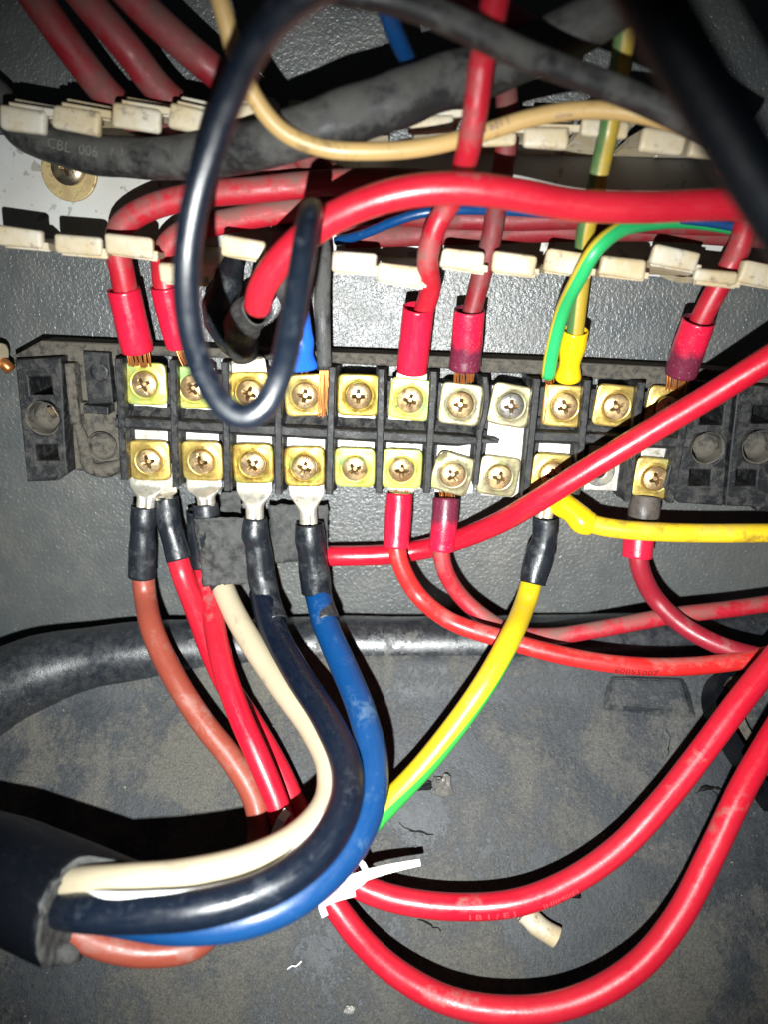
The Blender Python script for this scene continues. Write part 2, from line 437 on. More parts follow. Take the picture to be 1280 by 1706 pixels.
M['zinc'] = m_brass('zinc_yellow_washer', (.50, .38, .19), (.46, .36, .16), (.42, .31, .15), .45, .5)
M['zinc_dark'] = m_brass('zinc_screw_dark', (.24, .20, .14), (.20, .16, .10), (.20, .16, .12), .25, .9)
M['steel'] = m_brass('steel_nut', (.34, .30, .24), (.30, .26, .19), (.26, .23, .18), .35, .8)
n = N('bare_copper'); M['copper'] = n.out(n.mix(n.noise(500, 2), (.66, .27, .08), (.46, .16, .05)), .34, .8)
n = N('ink_dark'); M['ink_dark'] = n.out((.05, .008, .012), .6)
n = N('ink_purple'); M['ink_purple'] = n.out((.12, .09, .14), .6)
n = N('ink_pale'); M['ink_pale'] = n.out((.60, .06, .07), .6)
n = N('ink_grey'); M['ink_grey'] = n.out((.125, .12, .11), .8)
n = N('stamp_mark'); M['stamp'] = n.out((.22, .20, .16), .5, .5)
n = N('stone_chip'); M['stone'] = n.out(n.mix(n.noise(300, 4), (.03, .03, .03), (.20, .19, .17)), .45, 0, n.bump(n.noise(400, 4), .6, .0006))
n = N('crumbs'); M['crumb'] = n.out(n.mix(n.node('ShaderNodeObjectInfo').outputs['Random'], (.05, .048, .042), (.10, .09, .08)), .8)

# ------------------------------------------------------------------ setting: panel and floor
def quad_slab(name, x0, x1, zt, zb, h, th, m):
    bm = bmesh.new()
    nx, nz = 24, 24
    for s in (0, 1):
        pass
    rbox(bm, Vector(((x0 + x1) / 2, -(h - th / 2), (zt + zb) / 2)), x1 - x0, zt - zb, th, .5)
    o = new(name, bm, m, smooth=False); o['kind'] = 'structure'; return o
seam = P(120, 752, 0).z
quad_slab('back_panel', -420, 420, 330, seam, 0, 3, M['panel'])
quad_slab('lower_panel', -420, 420, seam + 2, -330, -1.6, 3, M['panel'])

def floor_mesh():
    bm = bmesh.new(); g = {}
    nx, ny = 90, 60
    for j in range(ny + 1):
        for i in range(nx + 1):
            px = -500 + 2300 * i / nx; py0 = 1068 + max(0, 220 - px) * .12 + max(0, 40 - px) * .62; py = py0 + (2200 - py0) * j / ny
            p = FP(px, py, 0)
            d = noise.noise(p * .012) * 2.0 + noise.noise(p * .05) * .7 + noise.noise(p * .22) * .25
            # soft hollow behind the rim
            d += 5.5 * math.exp(-((py - py0 - 38) / 30) ** 2)
            g[i, j] = bm.verts.new(p + FN * d)
    for j in range(ny):
        for i in range(nx): bm.faces.new((g[i, j], g[i + 1, j], g[i + 1, j + 1], g[i, j + 1]))
    return bm
flo_o = new('moulded_floor', floor_mesh(), M['floor']); flo_o['kind'] = 'structure'
bm = bmesh.new()
pts = [S(*p) for p in ((-330, 1480, -8), (-180, 1290, -3), (-70, 1192, 0), (40, 1128, 1), (180, 1092, 0), (400, 1076, -3), (640, 1072, -5), (900, 1070, -5), (1150, 1062, -5), (1500, 1045, -5))]
path, rr = catmull(pts, 4, [30, 24, 21, 18, 14.5, 13.2, 13.2, 13.2, 13, 13])
tube(bm, path, rr, 40, True, .05, .95, 3, frq=.03, fine=.008)
o = new('floor_rim', bm, M['rim'], flo_o)
# raised rectangular pad moulded in the floor, and its lower tab
bm = bmesh.new()
def pad(bm, corners, h, m=0):
    top = [FP(x, y, h) for x, y in corners]; cx = sum((Vector((x, y, 0)) for x, y in corners), Vector()) / len(corners)
    bot = [FP(cx.x + (x - cx.x) * 1.34, cx.y + (y - cx.y) * 1.75, -1.5) for x, y in corners]
    a = [bm.verts.new(p) for p in top]; b = [bm.verts.new(p) for p in bot]
    bm.faces.new(a)
    for i in range(len(a)): bm.faces.new((a[i], a[(i + 1) % len(a)], b[(i + 1) % len(a)], b[i]))
pad(bm, [(1024, 1130), (1133, 1134), (1147, 1183), (1022, 1172)], 4.2)
bmesh.ops.bevel(bm, geom=bm.edges[:], offset=.5, segments=2, affect='EDGES')
new('raised_pad', bm, M['floor'], flo_o, smooth=False)
# ------------------------------------------------------------------ terminal strip
TOP = [(241, 640), (322, 646), (416, 655), (508, 659), (597, 659), (684, 666), (768, 674), (852, 676), (941, 677), (1027, 677), (1113, 680)]
BOT = [(248, 768), (336, 769), (421, 773), (507, 778), (591, 780), (670, 782), (755, 790), (832, 794), (921, 790), (1004, 790), (1092, 797)]
HB = 20.0
strip = thing('terminal_strip', 'long black eleven way screw terminal strip, dusty, with brass clamp plates, across the panel', 'terminal block', P(660, 815, 0))
# base body
def zc(y, x=660, h=12): return P(x, y, h)
base_out = [(192, 618), (330, 622), (600, 632), (900, 644), (1150, 656), (1122, 812), (900, 810), (600, 802), (400, 797), (204, 792)]
panel_poly('housing', base_out, [], 12, 12, M['block'], strip, .6)
# upper lip of the body
panel_poly('upper_rim', [(188, 574), (400, 581), (640, 590), (900, 601), (1160, 614), (1158, 642), (1095, 641), (1090, 648), (1070, 646), (1064, 634), (985, 631), (978, 626), (893, 624), (805, 621), (800, 616), (720, 614), (640, 610), (560, 605), (460, 600), (375, 597), (290, 594), (192, 590)], [], 15.5, 15, M['block_dirty'], strip, .8, .25)
# pockets: dividers
def P2(a, b, f): return (a[0] * (1 - f) + b[0] * f, a[1] * (1 - f) + b[1] * f)
tx = [196, 287, 374, 463, 553, 636, 724, 809, 896, 981, 1071, 1153]
ty0 = [598, 600, 604, 608, 612, 616, 620, 628, 632, 634, 638, 640]
bx = [206, 292, 378, 463, 548, 631, 712, 793, 877, 962, 1047, 1118]
by1 = [800, 812, 818, 824, 824, 822, 822, 808, 832, 824, 836, 838]
def divider(i):
    bm = bmesh.new()
    a, b = P(tx[i], ty0[i], 25), P(bx[i], by1[i], 25)
    n = 14; rows = []
    wt = 3.1 if i != 7 else 2.6; wb = 5.2
    for j in range(n + 1):
        f = j / n; c = a.lerp(b, f); c.y = 0
        if i == 7 and f < .5: c.x += 1.6 * math.sin(f * 2 * math.pi)          # the bowed partition next to the eighth terminal
        s = [(-wb / 2, 3), (-wb / 2, 17), (-wt / 2, 19.5), (-wt / 2, 25 - .5), (-wt / 2 + .5, 25), (wt / 2 - .5, 25), (wt / 2, 24.5), (wt / 2, 19.5), (wb / 2, 17), (wb / 2, 3)]
        rows.append([bm.verts.new(Vector((c.x + x, -h, c.z))) for x, h in s])
    for r, q in zip(rows[:-1], rows[1:]):
        for k in range(len(r)): bm.faces.new((r[k], r[(k + 1) % len(r)], q[(k + 1) % len(r)], q[k]))
    bm.faces.new(rows[0]); bm.faces.new(rows[-1][::-1])
    roughen(bm, .22, .35, i)
    return new('divider', bm, M['block'], strip, smooth=False)
for i in range(12):
    divider(i)
# middle wall with sloping dusty ledges, one run left of the eighth terminal (broken end) and one right of it
def midwall(x0, y0, x1, y1, broken=False):
    bm = bmesh.new(); n = 30; rows = []
    for j in range(n + 1):
        f = j / n; c = P(x0 + (x1 - x0) * f, y0 + (y1 - y0) * f, 24)
        k = 1 - .75 * max(0, (f - .90) / .10) if broken else 1
        s = [(-6.4 * k, 12), (-6.4 * k, 15.5), (-2.2 * k, 18.5), (-1.9 * k, 23.6), (-1.4 * k, 24), (1.4 * k, 24), (1.9 * k, 23.6), (2.2 * k, 18.5), (4.6 * k, 16), (4.6 * k, 12)]
        rows.append([bm.verts.new(Vector((c.x, -h, c.z - z))) for z, h in s])
    for r, q in zip(rows[:-1], rows[1:]):
        for k in range(len(r)): bm.faces.new((r[k], r[(k + 1) % len(r)], q[(k + 1) % len(r)], q[k]))
    bm.faces.new(rows[0]); bm.faces.new(rows[-1][::-1])
    roughen(bm, .25, .3, x0)
    return new('middle_wall', bm, M['block'], strip, smooth=False)
midwall(192, 704, 832, 737, True)
midwall(888, 727, 1150, 739)

# shared shapes (local axes: x right, y up, z out of the panel)
def mesh_of(bm, name, mats, smooth=True, ang=35):
    me = bpy.data.meshes.new(name); bmesh.ops.recalc_face_normals(bm, faces=bm.faces)
    bmesh.ops.scale(bm, vec=(K, K, K), verts=bm.verts); bm.to_mesh(me); bm.free()
    for p in me.polygons: p.use_smooth = bool(smooth)
    if smooth: me.set_sharp_from_angle(angle=math.radians(ang))
    for m in (mats if isinstance(mats, list) else [mats]): me.materials.append(m)
    return me
M['recess'] = m_brass('screw_recess_shade', (.20, .13, .06), (.14, .09, .045), (.11, .07, .03), .30, .8)  # dark bronze: shade of the cross recess put into its colour
def screw_mesh(mat, slot=True, R=5.25, H=2.3):
    bm = bmesh.new(); S_, Rn = 96, 26; rows = []
    def hgt(x, y):
        r = math.hypot(x, y) / R
        z = H * math.sqrt(max(0, 1 - (r * .88) ** 2))
        arm = lambda u, v: abs(u) < .78 and abs(v) < 3.1
        d = 0
        for u, v in ((x, y), (y, x)):
            if abs(v) < 3.2:
                wd = 1.05 - .12 * abs(v)
                e = (wd - abs(u)) / .22
                d = max(d, min(1, max(0, e)) * (2.0 - .55 * abs(v)))
        cdist = math.hypot(x, y)
        if cdist < 1.5: d = max(d, 2.1 * min(1, (1.5 - cdist) / .4))
        if slot:
            e = (.62 - abs(x)) / .18
            d = max(d, min(1, max(0, e)) * .32)
        return z - max(0, d)
    for i in range(1, Rn + 1):
        r = R * i / Rn
        rows.append([bm.verts.new((r * math.cos(2 * math.pi * k / S_), r * math.sin(2 * math.pi * k / S_), hgt(r * math.cos(2 * math.pi * k / S_), r * math.sin(2 * math.pi * k / S_)))) for k in range(S_)])
    rows.append([bm.verts.new((R * math.cos(2 * math.pi * k / S_), R * math.sin(2 * math.pi * k / S_), -1.0)) for k in range(S_)])
    c = bm.verts.new((0, 0, hgt(0, 0)))
    for k in range(S_): bm.faces.new((c, rows[0][k], rows[0][(k + 1) % S_]))
    for i, (a, b) in enumerate(zip(rows[:-1], rows[1:])):
        r = R * (i + 1.5) / Rn
        for k in range(S_):
            f = bm.faces.new((a[k], a[(k + 1) % S_], b[(k + 1) % S_], b[k]))
            th = 2 * math.pi * (k + .5) / S_; x, y = r * math.cos(th), r * math.sin(th)
            dome = H * math.sqrt(max(0, 1 - (math.hypot(x, y) / R * .88) ** 2))
            if i < Rn - 1 and dome - hgt(x, y) > .35 and r > .9: f.material_index = 1
    return mesh_of(bm, 'screw', [mat, M['recess']], True, 28)
def clamp_mesh(mat, a=8.9, t=1.7, seed=0, bent=0):
    bm = bmesh.new(); S_, prof = 64, [(.0, -1), (.30, -1), (.595, -1), (.625, 0.05), (.66, .30), (.70, .42), (.74, .30), (.79, .0), (.88, 0), (.94, -.05), (.98, -.25), (1.0, -.6), (1.0, -t)]
    rows = []
    for f, z in prof[1:]:
        row = []
        for k in range(S_):
            th = 2 * math.pi * (k + .5) / S_
            c, s = math.cos(th), math.sin(th)
            e = 2.0 + 5.5 * ((f - .76) / .24) ** .6 if f > .76 else 2.0
            rr = (abs(c) ** e + abs(s) ** e) ** (-1 / e)
            x, y = a * f * c * rr, a * f * s * rr
            zz = z + .35 * noise.noise(Vector((x * .12, y * .12, seed))) - .012 * (x * x) * .3 + bent * max(0, (-x - 5)) * max(0, y - 4) * .22
            row.append(bm.verts.new((x, y, zz)))
        rows.append(row)
    c = bm.verts.new((0, 0, -1))
    for k in range(S_): bm.faces.new((c, rows[0][k], rows[0][(k + 1) % S_]))
    for p, q in zip(rows[:-1], rows[1:]):
        for k in range(S_): bm.faces.new((p[k], p[(k + 1) % S_], q[(k + 1) % S_], q[k]))
    bm.faces.new(rows[-1][::-1])
    return mesh_of(bm, 'clamp_plate', mat, True, 30)
SM = {'s': screw_mesh(M['screw']), 'p': screw_mesh(M['screw'], False), 'g': screw_mesh(M['screw_grey'])}
CM = {k: clamp_mesh(M[v], seed=i * 3.1, bent=b) for i, (k, v, b) in enumerate((('b', 'brass', 0), ('t', 'brass_tarn', 0), ('g', 'brass_green', 0), ('w', 'brass_grey', 0), ('x', 'brass_grey', 1)))}
def inst(name, me, parent, pos, rz=0, tilt=(0, 0), local=False):
    o = bpy.data.objects.new(name, me); C.objects.link(o); o.parent = parent
    R = Matrix.Rotation(tilt[0], 4, 'X') @ Matrix.Rotation(tilt[1], 4, 'Y') @ Matrix.Rotation(rz, 4, 'Z')
    if local: o.matrix_local = Matrix.Translation(pos * K) @ R
    else: o.matrix_local = Matrix.Translation((pos - ORG[parent.name]) * K) @ PANEL @ R
    return o
rd = math.radians
tops = [('g', 's', 1, 25), ('g', 's', 2, 35), ('b', 's', 3, 70), ('t', 's', 5, -15), ('b', 's', 0, 90), ('g', 's', -4, 80), ('w', 's', -4, 0), ('w', 'g', -8, 12), ('t', 'p', -1, 20), ('t', 'p', -3, 30), ('t', 'p', -4, 10)]
bots = [('t', 'p', 1, 15), ('t', 's', 1, 10), ('b', 's', 2, 38), ('b', 's', 2, -20), ('g', 'p', 1, 30), ('g', 'p', 0, 0), ('x', 's', -14, -35), ('w', 's', -5, 85), ('t', 'p', -2, 15), None, ('t', 'p', -3, 20)]
def terminal(px, py, spec, row, i):
    pos = P(px, py, HB)
    tilt = (rd(random.uniform(-2.5, 2.5)), rd(random.uniform(-2.5, 2.5)))
    # real plates sit a little nearer or farther depending on what is clamped under them
    cp = inst('clamp_plate', CM[spec[0]], strip, pos, rd(spec[2]), tilt)
    inst('screw', SM[spec[1]], cp, Vector((0, 0, .35)), rd(spec[3]), (rd(random.uniform(-3, 3)), rd(random.uniform(-3, 3))), local=True)
for i, ((x, y), s) in enumerate(zip(TOP, tops)): terminal(x, y, s, 0, i)
for i, ((x, y), s) in enumerate(zip(BOT, bots)):
    if s: terminal(x, y, s, 1, i)
# contact bars lying in the pockets, under plates and wall
for i in range(11):
    a = P(TOP[i][0] + 2, TOP[i][1] - 34, 15); b = P(BOT[i][0] + 1, BOT[i][1] + (30 if i != 9 else 26), 15)
    hgt = 15.2 if i != 7 else 17
    a.y = b.y = -hgt
    bm = bmesh.new()
    c = (a + b) / 2; L = (a - b).length; ang = math.atan2(-(b.x - a.x), -(b.z - a.z))
    rbox(bm, c, 17.2, L, 1.4, .3, Matrix.Rotation(-math.atan2((a.x - b.x), (a.z - b.z)), 4, 'Z'))
    new('contact_bar', bm, M['bar'], strip, smooth=False)
# the bare threaded hole of the tenth lower terminal: shiny raised ring round a flat black disc painted as the hole's shade
me = poly_mesh([(6.5 * math.cos(t * math.pi / 16), 6.5 * math.sin(t * math.pi / 16)) for t in range(32)], [[(2.6 * math.cos(t * math.pi / 12), 2.6 * math.sin(t * math.pi / 12)) for t in range(24)]], 1.6, .5, 3)
me.transform(Matrix.Translation(P(1000, 786, 16.6)) @ PANEL)
for p in me.polygons: p.use_smooth = True
put('threaded_ring', me, M['screw_grey'], strip)
bm = bmesh.new(); bmesh.ops.create_circle(bm, cap_ends=True, segments=24, radius=2.8, matrix=Matrix.Translation(P(1000, 786, 16.1)) @ PANEL)
new('hole_shade_disc', bm, M['hole'], strip)

# left end of the strip
def rsq(x0, y0, x1, y1, sk=0):
    return [(x0, y0), (x1, y0), (x1 + sk, y1), (x0 + sk, y1)]
panel_poly('end_block', [(24, 600), (100, 596), (104, 650), (108, 740), (112, 790), (96, 801), (45, 803), (34, 700)],
           [rsq(47, 628, 84, 658, 3), circ_px(71, 697, 28, 29, a0=.1), rsq(58, 742, 94, 768, 3)], 24, 20, M['block'], strip, .7, .12)
panel_poly('end_block_core', [(38, 612), (104, 606), (116, 780), (56, 790)], [], 3.5, 3, M['hole'], strip, .3)  # blackened slab behind the holes, its colour stands for their shade
def recess_bowl(cx, cy, rpx, h, depth, m, parent, name='round_recess'):
    bm = bmesh.new(); c = P(cx, cy, h); R = rpx * .247; rows = []
    for f, z in ((1.06, 0.25), (1.0, 0.2), (.96, -.6), (.90, -depth * .6), (.78, -depth), (.4, -depth * 1.05), (.05, -depth)):
        rows.append([bm.verts.new(Vector((c.x + R * f * math.cos(t * math.pi / 16), c.y - z + .0, c.z + R * f * math.sin(t * math.pi / 16)))) for t in range(32)])
    for a, b in zip(rows[:-1], rows[1:]):
        for k in range(32): bm.faces.new((a[k], a[(k + 1) % 32], b[(k + 1) % 32], b[k]))
    bm.faces.new(rows[-1]); roughen(bm, .25, .4, cx)
    return new(name, bm, m, parent)
recess_bowl(71, 697, 28, 24, 8, M['block_dirty'], strip)
# sloping dirty top of the end, the valley and the blanked cell
panel_poly('end_shoulder', [(66, 567), (196, 574), (196, 612), (104, 610), (98, 604), (22, 606), (20, 594)], [], 17, 17, M['block_dirty'], strip, 1.4, .4)
panel_poly('valley', [(92, 600), (204, 604), (210, 780), (196, 792), (118, 784), (104, 790)], [], 15, 15, M['block_dirty'], strip, 1.2, .5)
bm = bmesh.new(); rbox(bm, P(124, 655, 19.5), 4.2, 26, 6, .8); roughen(bm, .3)
new('rib', bm, M['block_dirty'], strip, smooth=False)
panel_poly('blank_cover', [(137, 586), (180, 588), (188, 672), (146, 674)], [], 21, 5, M['block'], strip, .5)
bm = bmesh.new(); c = P(165, 620, 21.4)
tube(bm, [c + Vector((0, 2, 0)), c + Vector((0, .3, 0)), c, c + Vector((0, -.2, 0))], [4.2, 4.0, 3.6, 3.2], 28, True, 0)
new('cover_nub', bm, M['block'], strip)
bm = bmesh.new(); rbox(bm, P(165, 680, 19), 10.5, 3.4, 8, .4, Matrix.Rotation(rd(-3), 4, 'Z')); new('cover_foot', bm, M['block'], strip, smooth=False)
bm = bmesh.new(); rbox(bm, P(139, 678, 17), 4.2, 5, 6, .5); new('cover_foot', bm, M['block_dirty'], strip, smooth=False)
recess_bowl(170, 744, 25, 17.5, 2.4, M['block_dirty'], strip)
pth, rr = catmull([P(128, 706, 16), P(140, 740, 17), P(150, 778, 16), P(180, 782, 16), P(204, 770, 15)], 1.5, [2, 2.6, 3.2, 3.4, 2])
bm = bmesh.new(); tube(bm, pth, rr, 14, True, .2, 1, 4, frq=.2); new('recess_lip', bm, M['block_dirty'], strip)
bm = bmesh.new(); rbox(bm, P(87, 687, 22), 3.2, 5, .8, .2, Matrix.Rotation(rd(28), 4, 'Z')); new('metal_chip', bm, M['zinc_dark'], strip, smooth=False)

# right end of the strip
panel_poly('end_block', [(1150, 634), (1226, 642), (1214, 742), (1206, 843), (1132, 838), (1106, 812), (1128, 740), (1140, 690)],
           [rsq(1170, 676, 1207, 708, -3), circ_px(1180, 747, 27, 27), rsq(1151, 783, 1186, 810, -2)], 23, 19, M['block'], strip, .7, .12)
panel_poly('end_block_core', [(1150, 655), (1216, 655), (1196, 830), (1134, 824)], [], 3.5, 3, M['hole'], strip, .3)
recess_bowl(1180, 747, 27, 23, 8, M['block_dirty'], strip)
panel_poly('end_shoulder', [(1145, 612), (1232, 618), (1228, 652), (1145, 646)], [], 15, 15, M['block_dirty'], strip, 1.2, .4)
# second strip starting at the right edge of the picture
s2 = thing('terminal_strip', 'end of a second black terminal strip with square holes, cut off by the right edge', 'terminal block', P(1290, 840, 0))
panel_poly('end_block', [(1231, 640), (1420, 655), (1420, 860), (1262, 852), (1261, 845), (1209, 843), (1219, 742)],
           [rsq(1256, 677, 1298, 706, -3), circ_px(1266, 745, 29, 28), rsq(1229, 784, 1262, 810, -2)], 23, 19, M['block'], s2, .7, .12)
panel_poly('end_block_core', [(1240, 655), (1400, 660), (1400, 840), (1220, 832)], [], 3.5, 3, M['hole'], s2, .3)
recess_bowl(1266, 745, 28, 23, 8, M['block_dirty'], s2)
panel_poly('end_shoulder', [(1236, 618), (1420, 634), (1420, 662), (1232, 650)], [], 15, 15, M['block_dirty'], s2, 1.2, .4)

# ------------------------------------------------------------------ wiring duct
duct = thing('wiring_duct', 'white slotted wiring duct with yellowed fingers above the terminal strip', 'wiring duct', P(640, 430, 0))
panel_poly('duct_base', [(-400, 212), (1700, 276), (1700, 492), (-400, 384)], [], 2.6, 2.6, M['ductbase'], duct, .3)
HT = 43
low = [(30, 396, 76, 32, -3), (128, 408, 80, 32, -3), (213, 410, 80, 34, -2), (300, 456, 76, 34, -2), (404, 414, 74, 36, -3), (590, 437, 76, 36, -3), (667, 458, 76, 32, -2), (772, 433, 74, 36, -4), (858, 440, 74, 36, -4), (949, 438, 80, 38, -3), (1040, 446, 76, 34, -5), (1127, 430, 80, 34, -5), (1196, 461, 74, 22, -6), (1270, 458, 72, 38, -6)]
upr = [(36, 200, 76, 38, -3), (126, 200, 80, 38, -5), (226, 196, 80, 38, -4), (318, 198, 78, 40, -7), (412, 191, 66, 34, 2), (500, 196, 76, 30, -1), (600, 207, 76, 30, 3), (718, 206, 77, 30, 4), (833, 231, 60, 26, 0), (912, 229, 76, 36, -2), (1011, 213, 80, 28, -2), (1106, 236, 74, 38, -5), (1180, 246, 60, 36, -6)]
def finger(px, py, wpx, hpx, rot, rowz, upper, seed):
    rot += 2.5 * math.sin(seed * 5.3)
    s = (DC - HT) / ray(px, py).y / F
    W, H_ = wpx * s, hpx * s * .95
    c = P(px, py, HT)
    bm = bmesh.new()
    R = Matrix.Rotation(rd(rot) - PH * .3, 4, 'Z')
    rbox(bm, c + Vector((0, 2.0, 0)), W, H_, 4.0, 1.75, R, segs=4)
    # the finger wall: curved sheet from the lip back to the base
    off = 3.4 if upper else -2.0
    n = 8; rows = []
    root = Vector((c.x + (1.8 if upper else 0.6), -2.4, rowz))
    topc = c + Vector((1.0 + (2.4 if upper else .5), 1.5, off))
    for j in range(n + 1):
        f = j / n
        p = topc.lerp(root, f); p.z += (3.0 if upper else -2.0) * math.sin(f * math.pi) * .6
        for_z = 1.1
        ww = W * (.50 - .03 * math.sin(f * 3))
        t = R.to_3x3() @ Vector((1, 0, 0)); t = Vector((t.x, 0, t.y))
        if f > .3: t = Vector((1, 0, 0))
        rows.append([bm.verts.new(p - t * ww + Vector((0, 0, for_z))), bm.verts.new(p + t * ww + Vector((0, 0, for_z))),
                     bm.verts.new(p + t * ww - Vector((0, 0, for_z))), bm.verts.new(p - t * ww - Vector((0, 0, for_z)))])
    for r, q in zip(rows[:-1], rows[1:]):
        for k in range(4): bm.faces.new((r[k], r[(k + 1) % 4], q[(k + 1) % 4], q[k]))
    bm.faces.new(rows[0]); bm.faces.new(rows[-1][::-1])
    if upper:
        rbox(bm, c + Vector((2.2, 7.5, 4.4)), W * .94, H_ * .62, 2.2, .7, R)
    else:
        rbox(bm, c + Vector((1.0, 4.4, -2.4)), W * .98, H_ * .55, 2.0, .7, R)
    roughen(bm, .55, .13, seed); roughen(bm, .22, .6, seed)
    new('finger', bm, M['duct'], duct, smooth='auto')
zl = P(640, 449, 2).z; zu = P(640, 208, 2).z
for i, f in enumerate(low): finger(*f, P(f[0], 398 + f[0] * .050, 2).z, False, i * 1.7)
for i, f in enumerate(upr): finger(*f, P(f[0], 227 + f[0] * .03, 2).z, True, i * 2.3 + 40)

# mounting screw with its washer
ms = thing('mounting_screw', 'brownish cross head screw on a wide yellow washer in the white duct base', 'screw', P(115, 286, 3))
me = poly_mesh([(11.3 * math.cos(t * math.pi / 24), 11.3 * math.sin(t * math.pi / 24)) for t in range(48)], [[(4 * math.cos(t * math.pi / 12), 4 * math.sin(t * math.pi / 12)) for t in range(24)]], 1.6, .4, 2)
me.transform(Matrix.Translation(P(115, 286, 4.2)) @ PANEL); put('washer', me, M['zinc'], ms)
big = screw_mesh(M['zinc_dark'], False, 6.6, 3.2)
inst('screw_head', big, ms, P(114, 280, 5.4), rd(5))

# ------------------------------------------------------------------ lettering wrapped on a wire
def wrap_text(txt, path, s0, size, ang, r, m, parent, squash=1.0, flip=False):
    cu = bpy.data.curves.new('print', 'FONT'); cu.body = txt; cu.size = size; cu.extrude = 0; cu.resolution_u = 2
    ob = bpy.data.objects.new('print', cu); C.objects.link(ob); bpy.context.view_layer.update()
    me = bpy.data.meshes.new_from_object(ob.evaluated_get(bpy.context.evaluated_depsgraph_get()))
    bpy.data.objects.remove(ob); bpy.data.curves.remove(cu); me.materials.clear()
    fr = frames(path); cum = [0]
    for a, b in zip(path[:-1], path[1:]): cum.append(cum[-1] + (b - a).length)
    bm = bmesh.new(); bm.from_mesh(me); bpy.data.meshes.remove(me)
    bmesh.ops.triangulate(bm, faces=bm.faces)
    bmesh.ops.subdivide_edges(bm, edges=bm.edges, cuts=2)
    for v in bm.verts:
        x, y = v.co.x * squash, v.co.y - size * .35
        s = s0 + x; y = y + noise.noise(Vector((x * .3, s0, 0))) * .12
        i = 0
        while i < len(cum) - 2 and cum[i + 1] < s: i += 1
        f = (s - cum[i]) / max(1e-6, cum[i + 1] - cum[i])
        p = path[i].lerp(path[i + 1], f); t, a, b = fr[i]
        t2, a2, b2 = fr[min(i + 1, len(fr) - 1)]; a = a.lerp(a2, f); b = b.lerp(b2, f)
        th = ang - y / r
        v.co = p + (a * math.cos(th) + b * math.sin(th)) * (r * 1.03 + .12)
    return new('printed_text', bm, m, parent)

# ------------------------------------------------------------------ strands, lugs, sleeves
def strands(parent, a, b, n=12, w=7, r=.33, spread=1.0):
    A, B = P(*a), P(*b); d = (B - A).normalized(); s = d.cross(Vector((0, 1, 0))).normalized(); bm = bmesh.new()
    for k in range(n):
        f = (k + .5) / n - .5
        o = s * (f * w) + Vector((0, -math.cos(f * 3) * 1.2 + random.uniform(-.4, .4), 0))
        e = s * (f * w * spread) + Vector((random.uniform(-.3, .3), random.uniform(-.4, .4), random.uniform(-.6, .6)))
        mid = (A + B) / 2 + (o + e) / 2 + Vector((random.uniform(-.35, .35), -.3, 0))
        p, _ = catmull([A + o, mid, B + e], 1.2)
        tube(bm, p, r, 6, False, 0)
    return new('copper_strands', bm, M['copper'], parent)
def lug(parent, tip, neck, end, wt=15.5, wb=7.5, m='lug', th=1.5):
    """flat tongue at tip -> shoulders at neck -> round crimp barrel at end; (px,py,h) each"""
    A, B, E = P(*tip), P(*neck), P(*end); bm = bmesh.new()
    n = 26; rows = []; sg = 24
    dv = (E - A).normalized(); sd = dv.cross(Vector((0, 1, 0))).normalized(); ot = sd.cross(dv).normalized()
    if ot.y > 0: ot = -ot
    L1 = (B - A).length; L2 = (E - B).length; T = L1 + L2
    for j in range(n + 1):
        s = T * j / n
        c = A.lerp(B, s / L1) if s < L1 else B.lerp(E, (s - L1) / L2)
        g = max(0, min(1, (s - L1) / (L2 * .62)))
        sm = g * g * (3 - 2 * g)
        hw = wt / 2 * (1 - sm) + wb / 2 * sm
        ht = th / 2 * (1 - sm) + wb / 2 * .85 * sm
        e = 8 * (1 - sm) + 2.2 * sm
        row = []
        for k in range(sg):
            t = 2 * math.pi * (k + .5) / sg; cx, sx = math.cos(t), math.sin(t)
            x = hw * math.copysign(abs(cx) ** (2 / e), cx); z = ht * math.copysign(abs(sx) ** (2 / e), sx)
            if g > .85 and sx > .6: z -= wb * .16 * math.exp(-(cx / .3) ** 2)     # crimp dent
            row.append(bm.verts.new(c + sd * x + ot * z))
        rows.append(row)
    for p, q in zip(rows[:-1], rows[1:]):
        for k in range(sg): bm.faces.new((p[k], p[(k + 1) % sg], q[(k + 1) % sg], q[k]))
    bm.faces.new(rows[0]); bm.faces.new(rows[-1][::-1])
    return new('cable_lug', bm, M[m], parent, smooth='auto')
def sleeve(parent, pts, rads, m, name='heat_shrink_sleeve', flat=1.0, lump=.05, hollow=False, seed=None):
    P3 = [S(*p) for p in pts]; path, rr = catmull(P3, .9, rads)
    bm = bmesh.new()
    rings = tube(bm, path, rr, 28, False, lump, flat, random.random() * 40 if seed is None else seed, frq=.12, fine=.012)
    # rolled thin wall at both mouths
    for ring, c, inn in ((rings[0], path[0], path[min(4, len(path) - 1)]), (rings[-1], path[-1], path[max(-5, -len(path))])):
        a = [bm.verts.new(c + (v.co - c) * .88) for v in ring]
        b = [bm.verts.new(inn + (v.co - c) * .86) for v in ring]
        for k in range(28):
            bm.faces.new((ring[k], ring[(k + 1) % 28], a[(k + 1) % 28], a[k]))
            bm.faces.new((a[k], a[(k + 1) % 28], b[(k + 1) % 28], b[k]))
    return new(name, bm, M[m] if isinstance(m, str) else m, parent)
